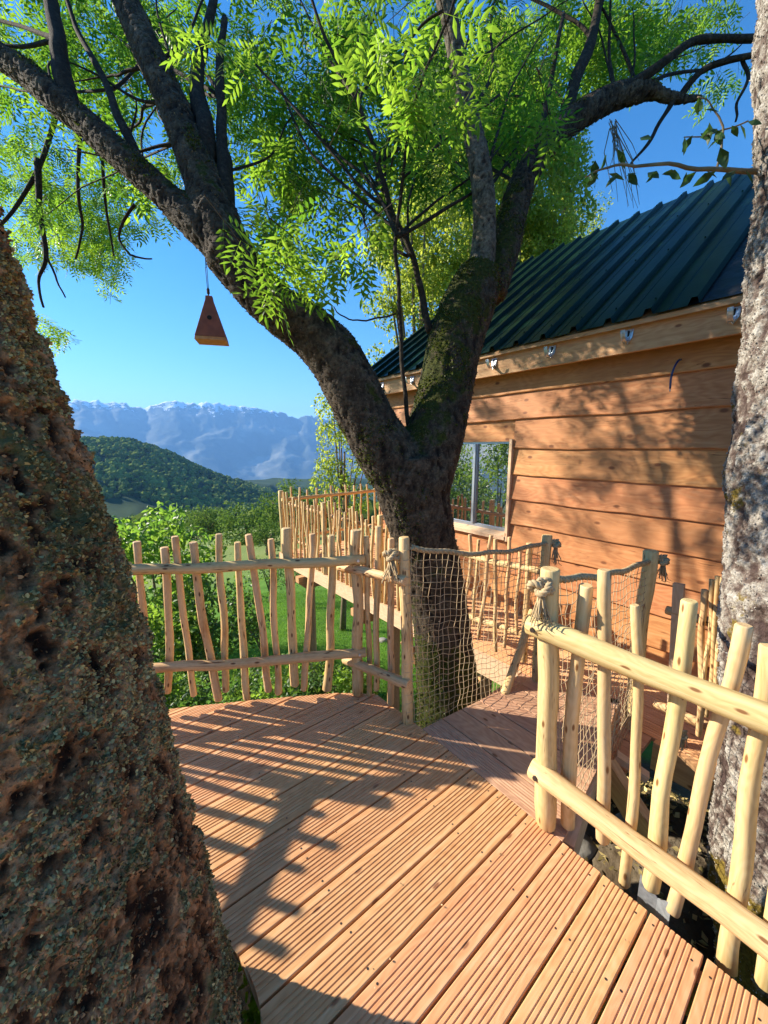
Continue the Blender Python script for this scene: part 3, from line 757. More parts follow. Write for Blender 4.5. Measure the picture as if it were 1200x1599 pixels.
# -- short return to the net post
Apost = Vector((.142, 1.91, 0)); ds = (Apost - C0).normalized()
rail_s = thing('picket_railing', (0, 2.03, 0), 'short angled railing between the corner post and the knotted net post', 'railing')
def RS(u, v, off=0): return onplane(u, v, C0, ds, off)
for (nm, u0, v0, u1, v1, w0, w1, off) in [
        ('post', 637, 1130, 632, 839, 19, 17, 0), ('picket', 577, 1087, 572, 838, 9, 10, -.03), ('picket', 588, 1078, 591, 822, 10, 10, -.03), ('picket', 610, 1100, 611, 841, 11, 11, -.03)]:
    a, b = RS(u0, v0, off), RS(u1, v1, off); pole(nm, a, b, px_r(w0, depth(a)), px_r(w1, depth(b)), rail_s, M['pole'], .014, 12, 9)
for (u0, v0, u1, v1, w_) in ((530, 886, 634, 908, 17), (538, 1030, 640, 1070, 17)):
    a, b = RS(u0, v0, .028), RS(u1, v1, .028); r_ = px_r(w_, depth(b)); pole('rail', a, b, r_ * .95, r_, rail_s, M['pole'], .01, 12, 9)
# -- side railing on the left of the deck (behind the near trunk); it throws the ladder shadow
rail_side = thing('picket_railing', (-2.2, 1.3, 0), 'side railing hidden behind the big near trunk, seen mirrored in the cabin window', 'railing')
sA, sB = Vector((-2.03, 1.90, 0)), Vector((-2.98, -1.0, 0))
for z in (.36, .88): pole('rail', sA + Vector((.03, .05, z)), sB + Vector((.03, 0, z)), .031, .034, rail_side, M['pole'], .02, 12, 21)
pole('post', sA + Vector((0, 0, -.1)), sA + Vector((0, 0, 1.07)), .036, .034, rail_side, M['pole'])
pole('post', sB + Vector((0, 0, -.1)), sB + Vector((0, 0, 1.05)), .036, .034, rail_side, M['pole'])
for i in range(28):
    c = sA.lerp(sB, (i + .9) / 29) + Vector((-.035, 0, 0)); j = rnd.uniform(-.035, .035)
    pole('picket', c + Vector((0, -j, -.03)), c + Vector((0, j, rnd.uniform(.96, 1.06))), .021, .019, rail_side, M['pole'], .03, 8, 9)

# -- walkway railings
def terr_xy(u, off=0):
    return None
def RT(u, v, off=0): return onplane(u, v, E0, DW, off)
rail_m = thing('picket_railing', TE(-.4), 'shaded picket railing behind the net, between the mossy trunk and the bridge', 'railing')
for (u0, v0, u1, v1, w_) in [(729, 928, 734, 835, 5.5), (740, 976, 748, 843, 5), (748, 996, 768, 836, 6.5), (775, 1018, 774, 842, 6.5), (788, 1012, 796, 839, 6), (808, 992, 812, 858, 5), (700, 930, 712, 842, 6), (690, 960, 694, 850, 6)]:
    a, b = RT(u0, v0, .02), RT(u1, v1, .02); r_ = px_r(w_, depth(a)); pole('picket', a, b, r_, r_, rail_m, M['pole'], .03, 8, 9)
a, b = RT(818, 1034, 0), RT(827, 848, 0); pole('post', a, b, .024, .022, rail_m)
for p in ((688, 858, 846, 893), (680, 945, 826, 992)):
    a, b = RT(p[0], p[1], .0), RT(p[2], p[3], .0); pole('rail', a, b, .028, .026, rail_m, None, .02)
for i, s in enumerate((-.72, -.86, -1.0, -1.13)):
    c = TE(s, .02, ZT - .02); pole('picket', c, c + Vector((0, 0, rnd.uniform(.85, 1.0))), .018, .016, rail_m, None, .03, 8, 8)
# net posts on the walkway
PL, PRt = RT(855, 836, 0), RT(1017, 860, 0)
gate_posts = thing('net_posts', (PL.x, PL.y, ZT), 'pair of round posts holding the net ropes at the cabin end of the bridge', 'posts')
pole('post', (PL.x, PL.y, ZT - .1), PL, .036, .034, gate_posts, None, .01)
pole('post', (PRt.x - .0, PRt.y, ZT - .1), PRt, .041, .037, gate_posts, M['polelight'], .02)
b_ = RT(832, 955, -.02); pole('brace', (.745, 2.165, -.02), (b_.x, b_.y, b_.z), .027, .026, gate_posts, None, .01)

# far picket fence round the cabin porch
rail_f = thing('picket_railing', TE(-4.3), 'long sunlit picket railing round the far porch, left of the mossy trunk', 'railing')
pole('post', TE(-4.3, .0, ZT - .02), TE(-4.31, .0, .84), .042, .040, rail_f, M['polelight'], .01)
s = -4.17
while s < -1.2:
    z1 = rnd.uniform(.70, .84); j = rnd.uniform(-.03, .03)
    pole('picket', TE(s - j, .0, ZT + .0), TE(s + j, .0, z1), .0195, .017, rail_f, M['pole'], .035, 7, 8); s += rnd.uniform(.075, .125)
for ss in (-2.95, -1.75): pole('post', TE(ss, -.01, ZT - .02), TE(ss, -.01, .80), .034, .032, rail_f, None, .01, 8, 8)
pole('rail', TE(-4.25, .05, .64), TE(-1.2, .05, .62), .026, .026, rail_f, None, .02, 8, 13)
pole('rail', TE(-4.25, .05, .09), TE(-1.2, .05, .10), .026, .026, rail_f, None, .02, 8, 13)
rail_e = thing('picket_railing', TE(-4.3, 1.7), 'picket railing along the outer end of the porch with a straight top rail', 'railing')
a_ = .18
while a_ < 3.5:
    z1 = rnd.uniform(.78, .90); j = rnd.uniform(-.03, .03)
    pole('picket', TE(-4.3, a_ - j, ZT - .02), TE(-4.3, a_ + j, z1), .018, .016, rail_e, M['pole'], .03, 7, 8); a_ += rnd.uniform(.13, .18)
pole('post', TE(-4.3, 3.5, ZT - .02), TE(-4.3, 3.5, .9), .04, .038, rail_e, None, .01)
pole('rail', TE(-4.25, -.02, .70), TE(-4.25, 3.6, .74), .028, .028, rail_e, M['pole'], .015, 8, 13)
pole('rail', TE(-4.25, .05, .08), TE(-4.25, 3.6, .08), .026, .026, rail_e, None, .02, 8, 13)

# shaded railing at right, between the cabin and the pale trunk
rail_d = thing('picket_railing', TE(1.3), 'row of dark shaded pickets between the cabin wall and the pale trunk', 'railing')
for (u0, v0, u1, v1, w_) in [(1092, 1150, 1101, 921, 13), (1094, 1140, 1112, 905, 9), (1103, 1120, 1121, 900, 9), (1112, 1110, 1128, 902, 8), (1118, 1110, 1136, 906, 9), (1130, 1120, 1146, 905, 9), (1142, 1120, 1158, 900, 9), (1156, 1120, 1172, 906, 9), (1170, 1120, 1186, 900, 9), (1185, 1120, 1200, 905, 9)]:
    a, b = RT(u0, v0, 0), RT(u1, v1, 0); r_ = px_r(w_, depth(b), b); pole('picket', a, b, r_, r_, rail_d, M['pole'], .02, 8, 9)
a, b = RT(1048, 1180, -.03), RT(1061, 912, -.03)
mb = MB(); beam(mb, a, b, .05, .03, AW); mb.build('half_round_post', M['palebeam'], rail_d)
pole('rail', TE(.80, .04, .60), TE(2.6, .04, .60), .026, .026, rail_d, None, .015, 8, 12)
pole('rail', TE(.80, .04, .02), TE(2.6, .04, .02), .026, .026, rail_d, None, .015, 8, 12)

# ================================================================== ropes and nets
def rope(mb, pts, r=.012, strands=3, pitch=.085, seg=6):
    # resample
    P_ = [Vector(p) for p in pts]; d = [0]
    for i in range(1, len(P_)): d.append(d[-1] + (P_[i] - P_[i - 1]).length)
    n = max(8, int(d[-1] / .008)); out = []
    for i in range(n + 1):
        t = d[-1] * i / n; k = 0
        while k < len(d) - 2 and d[k + 1] < t: k += 1
        out.append(P_[k].lerp(P_[k + 1], (t - d[k]) / max(1e-6, d[k + 1] - d[k])))
    fr = frames(out)
    for s in range(strands):
        q = []
        for i, (p, t, u, b) in enumerate(fr):
            a = 2 * math.pi * (d[-1] * i / n / pitch + s / strands)
            q.append(p + (u * math.cos(a) + b * math.sin(a)) * r * .55)
        tube(mb, q, r * .62, seg, True)
def sag(a, b, depth_, n=14, wav=.006):
    a, b = Vector(a), Vector(b); out = []
    for i in range(n + 1):
        t = i / n; p = a.lerp(b, t); p.z -= depth_ * 4 * t * (1 - t) + wav * math.sin(t * 21)
        out.append(p)
    return out
def knot(parent, c, drop, mat=M['rope'], R_=.03, r=.0105, hang=.14, spread=.05, n=34, side=Vector((0, 0, 0))):
    mb = MB(); c = Vector(c)
    pts = []
    for i in range(60):
        t = 2 * math.pi * i / 59
        pts.append(c + Vector((math.sin(t) + 2 * math.sin(2 * t), .8 * (math.cos(t) - 2 * math.cos(2 * t)), -1.2 * math.sin(3 * t))) * (R_ / 2.6))
    rope(mb, pts, r, 3, .05)
    for s in (-1, 1):
        rope(mb, [c, c + Vector((s * .012, 0, .03)), c + side * .9], r * .95, 3, .05)
    o = mb.build('knot', mat, parent)
    mb = MB()
    for i in range(n):
        a = rnd.uniform(0, 6.28); q = rnd.uniform(.2, 1); e = Vector((math.cos(a), math.sin(a), 0)) * spread * q
        h_ = hang * rnd.uniform(.65, 1.1); b0 = c + Vector((rnd.uniform(-.01, .01), rnd.uniform(-.01, .01), -R_ * .5))
        b1 = b0 + e * .4 + Vector((0, 0, -h_ * .45)); b2 = b0 + e + Vector((rnd.uniform(-.012, .012), rnd.uniform(-.012, .012), -h_))
        b3 = b2 + Vector((rnd.uniform(-.02, .02), rnd.uniform(-.02, .02), rnd.uniform(-.012, .008)))
        tube(mb, [b0, b1, b2, b3], [.0032, .003, .0022, .001], 4, True)
    o2 = mb.build('tassel', mat, o)
    return o
def net(name, parent, top, bot, nh, nv, r=.0017, slack=.02, seed=1):
    """top, bot: functions t -> point; nh strings along, nv strings across"""
    g = [[None] * (nv + 1) for _ in range(nh + 1)]
    for i in range(nh + 1):
        for j in range(nv + 1):
            t, s = j / nv, i / nh
            p = top(t).lerp(bot(t), s)
            nrm = Vector((-.55, -.6, 0)) * (math.sin(math.pi * s) * slack)
            e = 1 if 0 < i < nh and 0 < j < nv else .25
            w_ = Vector((mnoise.noise(Vector((i * .4, j * .4, seed))), mnoise.noise(Vector((i * .4, j * .4, seed + 9))), mnoise.noise(Vector((i * .5, j * .5, seed + 5))))) * .016 * e
            g[i][j] = p + nrm + w_ + Vector((rnd.uniform(-1, 1), rnd.uniform(-1, 1), rnd.uniform(-1, 1))) * .0022 * e
    mb = MB()
    for i in range(nh + 1):
        tube(mb, [g[i][j] for j in range(nv + 1)], r, 4, False)
    for j in range(nv + 1):
        tube(mb, [g[i][j] for i in range(nh + 1)], r, 4, False)
    for i in range(nh + 1):
        for j in range(nv + 1):
            if rnd.random() < .9:
                p = g[i][j]; k = r * 1.9
                mb.add([p + Vector(v) * k for v in ((1, 0, 0), (0, 1, 0), (0, 0, 1), (-1, 0, 0), (0, -1, 0), (0, 0, -1))],
                       [(0, 1, 2), (1, 3, 2), (3, 4, 2), (4, 0, 2), (1, 0, 5), (3, 1, 5), (4, 3, 5), (0, 4, 5)])
    return mb.build(name, M['string'], parent)
# left net
net_l = thing('rope_net', (.5, 2.1, 0), 'twine net under a sagging twisted rope in front of the mossy trunk', 'net')
ra, rb = onplane(640, 855, C0, ds, -.0) + Vector((.01, .0, 0)), PL + Vector((-.01, -.02, -.045))
rp = [onplane(640, 855, C0, ds)]
top_pts = sag(ra, rb, .055)
mb = MB(); rope(mb, top_pts, .0135, 3, .10); mb.build('rope', M['rope'], net_l)
def poly_at(pts):
    def f(t):
        k = min(int(t * (len(pts) - 1)), len(pts) - 2); return pts[k].lerp(pts[k + 1], t * (len(pts) - 1) - k)
    return f
bl0, bl1 = Vector((.175, 1.90, -.03)), Vector((.80, 2.24, -.06))
def botl(t):
    p = bl0.lerp(bl1, min(t / .78, 1.0))
    if t > .78: p = bl1.lerp(Vector((PL.x - .03, PL.y - .02, ZT + .05)), (t - .78) / .22)
    return p
net('net', net_l, poly_at([p + Vector((0, 0, -.012)) for p in top_pts]), botl, 25, 27, .0017, .03, 1)
mb = MB()   # lashings round the post
fr_ = RS(637, 1130, 0); to_ = RS(632, 839, 0)
for i in range(21):
    c = fr_.lerp(to_, .04 + i * .045); pts = [c + Vector((math.cos(a) * .0325, math.sin(a) * .0325, .006 * math.sin(a + i))) for a in np.linspace(-1.9, 1.2, 8)]
    tube(mb, pts, .0017, 4)
mb.build('lashing', M['string'], net_l)
ka = onplane(612, 868, C0, ds, .05)
knot(net_l, ka, None, R_=.036, r=.012, hang=.115, spread=.05, side=Vector((.07, .02, -.01)))
kb = PL + Vector((.055, -.02, -.06)); knot(net_l, kb, None, R_=.030, r=.011, hang=.12, spread=.035, n=22, side=Vector((-.05, 0, 0)))
# right net
net_r = thing('rope_net', (1.0, 1.7, 0), 'twine net and twisted rope behind the bright right railing pickets', 'net')
Btop = RR_(860, 888)
ra, rb = Btop + Vector((.025, .02, -.045)), PRt + Vector((-.02, -.02, -.055))
top_pts = sag(ra, rb, .03)
mb = MB(); rope(mb, top_pts, .0135, 3, .10); mb.build('rope', M['rope'], net_r)
br0, br1 = Vector((.735, 1.30, -.20)), Vector((PRt.x - .04, PRt.y - .05, -.18))
net('net', net_r, poly_at([p + Vector((0, 0, -.012)) for p in top_pts]), lambda t: br0.lerp(br1, t), 26, 22, .0017, .0, 4)
kc = RR_(847, 918, .055); knot(net_r, kc, None, mat=M['rope'], R_=.037, r=.0125, hang=.115, spread=.055, n=42, side=Vector((.07, .03, 0)))
kd = PRt + Vector((.06, -.02, -.055)); knot(net_r, kd, None, R_=.028, r=.011, hang=.1, spread=.035, n=20, side=Vector((-.05, 0, 0)))
ke = P(1068, 1150, 1.95); knot(net_r, ke, None, R_=.018, r=.006, hang=.06, spread=.02, n=10, side=Vector((-.03, 0, .02)))

# ================================================================== cabin
P0 = Vector((1.29, 3.83, 0))
def W(s, n_=0.0, z=0.0): return Vector((P0.x + DW.x * s - AW.x * n_, P0.y + DW.y * s - AW.y * n_, z))
cabin = thing('cabin', W(0, -1, ZT), 'wooden cabin clad in wavy-edged larch boards under a dark green ribbed metal roof', 'cabin')
SL, SR = -2.12, 4.2
WS0, WS1, WZ0, WZ1 = -1.27, -.035, .62, 1.565
lines = [-.30, -.03, .235, .49, .745, .99, 1.24, 1.495, 1.77, 2.02, 2.30]
def siding(s0, s1, z0, z1, seed):
    n = max(6, int((s1 - s0) / .05)); V = []; F = []; UV = []
    for i in range(n + 1):
        s = s0 + (s1 - s0) * i / n
        wv = .011 * mnoise.noise(Vector((s * 1.6, seed * 3.1, 0))) + .0045 * mnoise.noise(Vector((s * 7, seed * 3.1, 5)))
        zb = z0 + wv
        for (nn, z) in ((.0, z1 + .015), (.006, z1 + .015), (.032 + wv * .3, zb + .006), (.029, zb), (.0, zb)):
            V.append(W(s, nn, z))
    for i in range(n):
        a = i * 5; b = a + 5; sA_, sB_ = s0 + (s1 - s0) * i / n, s0 + (s1 - s0) * (i + 1) / n
        for k, (u0, u1) in enumerate(((0, .006), (.006, .27), (.27, .28), (.28, .31))):
            F.append((a + k, a + k + 1, b + k + 1, b + k)); UV.append([(sA_, u0), (sA_, u1), (sB_, u1), (sB_, u0)])
    F += [(0, 1, 2, 3, 4), tuple(n * 5 + k for k in (4, 3, 2, 1, 0))]; UV += [[(0, 0)] * 5, [(0, 0)] * 5]
    mb = MB(); mb.add(V, [f[::-1] for f in F], [u[::-1] for u in UV]); mb.build('plank', M['siding'], cabin)
for i in range(len(lines) - 1):
    z0, z1 = lines[i], lines[i + 1]
    if z1 <= WZ0 or z0 >= WZ1 - .06: siding(SL, SR, z0, z1, i)
    else:
        siding(SL, WS0 - .03, z0, z1, i); siding(WS1 + .03, SR, z0, z1, i)
mb = MB(); box(mb, W(.4, -.012, .615 - .06), DW * .72 * 1.0, AW * .006, Vector((0, 0, .06)));
mb = MB()
# carcass: walls behind the cladding, with the window opening left free
def slab(mb, s0, s1, z0, z1, n0, n1):
    c = W((s0 + s1) / 2, (n0 + n1) / 2, (z0 + z1) / 2); box(mb, c, DW * ((s1 - s0) / 2), AW * (abs(n1 - n0) / 2), Vector((0, 0, (z1 - z0) / 2)))
slab(mb, SL, WS0, -.32, 2.4, -.12, -.002); slab(mb, WS1, SR, -.32, 2.4, -.12, -.002)
slab(mb, WS0, WS1, -.32, WZ0, -.12, -.002); slab(mb, WS0, WS1, WZ1, 2.4, -.12, -.002)
mb.build('wall_frame', M['siding'], cabin)
mb = MB(); slab(mb, SL, SL + .03, -.32, 2.4, -5.0, -.13); slab(mb, SR - .03, SR, -.32, 2.4, -5.0, -.13); slab(mb, SL, SR, -.32, 2.4, -5.1, -5.0); mb.build('wall', M['siding'], cabin)
mb = MB(); slab(mb, SL, SR, -.34, -.30, -5.0, 0.0); mb.build('cabin_floor', M['beam'], cabin)
mb = MB(); slab(mb, SL - .03, SL - .001, -.25, 2.38, -.05, .034); mb.build('corner_board', M['beam'], cabin)
# window
wf = MB()
for a in ((WS0, WS1, WZ0, WZ0 + .05), (WS0, WS1, WZ1 - .022, WZ1), (WS0, WS0 + .03, WZ0 + .05, WZ1 - .022), (WS1 - .02, WS1, WZ0 + .05, WZ1 - .022), (-.535, -.480, WZ0 + .05, WZ1 - .022)):
    slab(wf, *a, -.075, -.03)
window = wf.build('window', M['alu'], cabin)
for a in ((WS0 + .03, -.535), (-.480, WS1 - .02)):
    g = MB(); slab(g, a[0], a[1], WZ0 + .05, WZ1 - .022, -.060, -.050); g.build('pane', M['glass'], window)
g = MB(); slab(g, -.52, -.495, WZ0 + .05, WZ1 - .022, -.029, -.015); g.build('sash_rail', M['alu'], window)
for a in ((WS1 + .001, WS1 + .029, WZ0 - .06, WZ1 + .02), (WS0 - .029, WS0 - .001, WZ0 - .06, WZ1 + .02)):
    g = MB(); slab(g, *a, -.03, .052); g.build('trim', M['palebeam'], window)
g = MB(); V = [W(WS0, -.028, WZ0 + .02), W(WS1, -.028, WZ0 + .02), W(WS1, .060, WZ0 - .012), W(WS0, .060, WZ0 - .012), W(WS0, -.028, WZ0 - .05), W(WS1, -.028, WZ0 - .05), W(WS1, .060, WZ0 - .05), W(WS0, .060, WZ0 - .05)]
g.add(V, [(0, 3, 2, 1), (4, 5, 6, 7), (3, 7, 6, 2), (0, 1, 5, 4), (0, 4, 7, 3), (1, 2, 6, 5)]); g.build('sill', M['palebeam'], window)
mb = MB(); slab(mb, WS0 - .3, WS1 + .3, .3, 1.7, -1.2, -1.15); mb.build('dark_backing', M['dark'], cabin)  # near-black sheet painted as the unlit room behind the panes
# fascia
mb = MB(); slab(mb, -2.35, SR, 2.18, 2.375, .165, .20); mb.build('fascia', M['beam'], cabin)
mb = MB(); slab(mb, 1.30, SR, 2.378, 2.445, .12, .165); mb.build('batten', M['palebeam'], cabin)
mb = MB(); slab(mb, -2.30, SR, 2.34, 2.36, .036, .164); mb.build('soffit', M['beam'], cabin)
# roof
RZ0, RRISE, RH = 2.405, .716, 2.95
def RFp(s, h, up=0.0): return Vector((P0.x + DW.x * s + AW.x * (h - .25), P0.y + DW.y * s + AW.y * (h - .25), RZ0 + RRISE * h + up))
def roof_sheet(s0, s1, h0, h1, name='roof_sheet'):
    ribs = int(round((s1 - s0) / .25)); prof = []
    for k in range(ribs):
        b = s0 + k * .25
        prof += [(b, 0), (b + .014, .042), (b + .046, .042), (b + .060, 0), (b + .14, 0), (b + .147, .004), (b + .154, 0)]
    prof += [(s1, 0), (s1 + .014, .044), (s1 + .046, .044), (s1 + .060, .002)]
    V = []
    hs = [h0 + (h1 - h0) * i / 6 for i in range(7)]
    for h in hs:
        for (s, u) in prof: V.append(RFp(s, h, u + .0015 * mnoise.noise(Vector((s * 3, h * 3, 1)))))
    for (s, u) in prof: V.append(RFp(s, h0, u - .004))
    n = len(prof); F = []
    for j in range(6):
        for i in range(n - 1): F.append((j * n + i, (j + 1) * n + i, (j + 1) * n + i + 1, j * n + i + 1)[::-1])
    mb = MB(); mb.add(V[:7 * n], [f[::-1] for f in F]); o = mb.build(name, M['roof'], cabin)
    sc = MB()
    for h in (h0 + .12, h0 + 1.05, h0 + 2.0, h1 - .12):
        for k in range(0, ribs):
            c = RFp(s0 + k * .25 + .030, h, .042); tube(sc, [c, c + Vector((0, 0, .009))], [.007, .005], 6, True, 0, False)
    sc.build('roof_screw', M['roof'], o)
s = -2.40
for k, w_ in enumerate((1.0, 1.0, 1.0, .75)):
    roof_sheet(s, s + w_, -.03, RH); s += w_
mb = MB()
mm = 26; V = []; F = []
for i in range(mm + 1):
    for j in range(mm + 1):
        ss = 1.2 + (SR + .1 - 1.2) * i / mm; h = RH * j / mm
        V.append(RFp(ss, h, -.012 + .006 * mnoise.noise(Vector((ss * 5, h * 5, 0)))))
for i in range(mm):
    for j in range(mm):
        a = i * (mm + 1) + j; F.append((a, a + mm + 1, a + mm + 2, a + 1))
mb.add(V, F, None, True); mb.build('roof_membrane', M['membrane'], cabin)
mb = MB(); V = [RFp(-2.4, .0, -.03), RFp(SR, .0, -.03), RFp(SR, RH, -.03), RFp(-2.4, RH, -.03)]; 
V += [v + Vector((0, 0, -.03)) for v in V]; mb.add(V, [(0, 1, 2, 3), (7, 6, 5, 4), (0, 4, 5, 1), (1, 5, 6, 2), (2, 6, 7, 3), (3, 7, 4, 0)]); mb.build('roof_deck', M['beam'], cabin)
mb = MB(); zr = RZ0 + RRISE * RH
def RB(s, h, up=0): return Vector((P0.x + DW.x * s + AW.x * (RH - .25 + h), P0.y + DW.y * s + AW.y * (RH - .25 + h), zr - RRISE * h + up))
V = [RB(-2.4, 0), RB(SR, 0), RB(SR, RH), RB(-2.4, RH)]; V += [v + Vector((0, 0, -.04)) for v in V]
mb.add(V, [(0, 1, 2, 3), (7, 6, 5, 4), (0, 4, 5, 1), (1, 5, 6, 2), (2, 6, 7, 3), (3, 7, 4, 0)]); mb.build('rear_roof_slope', M['roof'], cabin)
mb = MB(); mb.add([RFp(-2.12, .3, -.06), RFp(-2.12, RH, -.06), RB(-2.12, RH - .3, -.06)], [(0, 1, 2)]); mb.add([W(SL, -.1, 2.4), W(SL, -5, 2.4), RFp(SL, RH, -.08)], [(0, 1, 2)]); mb.build('gable', M['siding'], cabin)
mb = MB(); a, b = RFp(-2.405, -.04, -.05), RFp(-2.405, RH, -.05); beam(mb, a, b, .03, .14); mb.build('barge_board', M['roof'], cabin)
# gutter brackets
for k in range(8):
    s = 1.57 - .57 * k
    if s < -2.3: continue
    mb = MB(); n0 = .202
    V = [W(s - .030, n0, 2.335), W(s + .030, n0, 2.335), W(s + .026, n0, 2.275), W(s, n0, 2.235), W(s - .026, n0, 2.275)]
    V2 = [W(s - .030, n0 + .004, 2.335), W(s + .030, n0 + .004, 2.335), W(s + .026, n0 + .012, 2.275), W(s, n0 + .022, 2.235), W(s - .026, n0 + .012, 2.275)]
    mb.add(V + V2, [(5, 6, 7, 8, 9), (4, 3, 2, 1, 0), (0, 1, 6, 5), (1, 2, 7, 6), (2, 3, 8, 7), (3, 4, 9, 8), (4, 0, 5, 9)])
    br_ = mb.build('gutter_bracket', M['galv'], cabin)
    mb = MB(); pts = [W(s, n0 + .004 + .055 * (1 - math.cos(a)), 2.325 - .085 * math.sin(a)) for a in np.linspace(0, math.pi * .95, 12)]
    for i in range(len(pts) - 1): pass
    for sx in (-.012, .012): tube(mb, [p + DW * sx for p in pts], .003, 5)
    V = []; 
    for p in pts: V += [p + DW * -.012, p + DW * .012]
    mb.add(V, [(2 * i, 2 * i + 1, 2 * i + 3, 2 * i + 2) for i in range(len(pts) - 1)]); mb.build('hook', M['galv'], br_)
    mb = MB(); c = W(s, n0 + .0, 2.360); tube(mb, [c - AW * -.001, c - AW * .004], [.009, .008], 10, True, 0, False); mb.build('screw', M['galv'], br_)
    mb = MB(); slab(mb, s - .006, s + .006, 2.285, 2.325, n0 + .0075, n0 + .012); mb.build('slot', M['dark'], br_)  # dark slab on the plate, shade of a slot put into colour
# cable stub
def onwall(u, v, off=0): 
    return onplane(u, v, W(0, off), DW)
c0 = onwall(1064, 562, .03); mb = MB()
pts = [c0, c0 - AW * .05 + Vector((0, 0, -.012)), c0 - AW * .085 + Vector((0, 0, -.06)) - DW * .01, c0 - AW * .09 + Vector((0, 0, -.13)) - DW * .02, c0 - AW * .085 + Vector((0, 0, -.20)) - DW * .02]
cab = MB(); 
sp = []
for i in range(17):
    t = i / 16 * 4; k = min(int(t), 3); f = t - k; p = [pts[max(k - 1, 0)], pts[k], pts[k + 1], pts[min(k + 2, 4)]]
    sp.append(.5 * ((2 * p[1]) + (p[2] - p[0]) * f + (2 * p[0] - 5 * p[1] + 4 * p[2] - p[3]) * f * f + (3 * p[1] - p[0] - 3 * p[2] + p[3]) * f ** 3))
tube(cab, sp, .0065, 8); cab.build('cable', M['cable'], cabin)
mb = MB(); d_ = (sp[-1] - sp[-2]).normalized(); tube(mb, [sp[-1], sp[-1] + d_ * .02], .004, 6); mb.build('cable_core', M['galv'], cabin)

# ================================================================== hanging nest box
nb_c = P(326, 466, 2.15)
nest = thing('nest_box', nb_c, 'red-brown pyramid shaped nest box hanging on a cord from the left limb', 'nest box')
mb = MB(); top = nb_c; bc = P(330, 524, 2.15); hgt = (top - bc).length
yaw = R(14); ux = Vector((math.cos(yaw), math.sin(yaw), 0)); uy = Vector((-math.sin(yaw), math.cos(yaw), 0)); zb = top.z - .215
bx, by, tx, ty = .080, .062, .016, .016
ctr = Vector((top.x + .004, top.y, 0))
def q4(hx, hy, z): return [ctr + ux * (sx * hx) + uy * (sy * hy) + Vector((0, 0, z)) for sx, sy in ((-1, -1), (1, -1), (1, 1), (-1, 1))]
V = q4(bx, by, zb) + q4(tx, ty, top.z); mb.add(V, [(0, 1, 5, 4), (1, 2, 6, 5), (2, 3, 7, 6), (3, 0, 4, 7), (3, 2, 1, 0), (4, 5, 6, 7)]); mb.build('body', M['nest'], nest, bevel=.0015)
mb = MB(); V = q4(bx + .002, by + .002, zb - .020) + q4(bx - .001, by - .001, zb - .001); mb.add(V, [(0, 1, 5, 4), (1, 2, 6, 5), (2, 3, 7, 6), (3, 0, 4, 7), (3, 2, 1, 0), (4, 5, 6, 7)]); mb.build('floor_board', M['nestbase'], nest, bevel=.0015)
mb = MB(); V = q4(tx + .004, ty + .004, top.z - .02) + q4(tx + .001, ty + .001, top.z + .008); mb.add(V, [(0, 1, 5, 4), (1, 2, 6, 5), (2, 3, 7, 6), (3, 0, 4, 7), (3, 2, 1, 0), (4, 5, 6, 7)]); mb.build('cap', M['nest'], nest)
t_ = .47; hy = by + (ty - by) * t_; fc = ctr - uy * (hy + .002) + Vector((0, 0, zb + (top.z - zb) * t_)); nrm = -uy * 1 + Vector((0, 0, .2))
mb = MB(); tube(mb, [fc - nrm * -.0015, fc + nrm * .001], .0125, 14, True, 0, False); mb.build('entrance_hole', M['dark'], nest)  # flat dark disc stands for the shaded inside of the hole
mb = MB(); hang = P(322, 418, 2.15)
cp = [Vector((top.x, top.y, top.z)), Vector((top.x, top.y, top.z + .045))]
tube(mb, [cp[0], cp[1]], .0035, 6); tube(mb, [cp[1] + Vector((.003, 0, 0)), hang + Vector((.004, 0, 0))], .0018, 5); tube(mb, [cp[1] - Vector((.003, 0, 0)), hang - Vector((.004, 0, 0))], .0018, 5)
rope(mb, [cp[1] + Vector((0, 0, -.022)), cp[1] + Vector((0, 0, .004))], .0075, 3, .02); tube(mb, [hang, hang + Vector((0, 0, .05))], .003, 5)
mb.build('cord', M['twig'], nest)

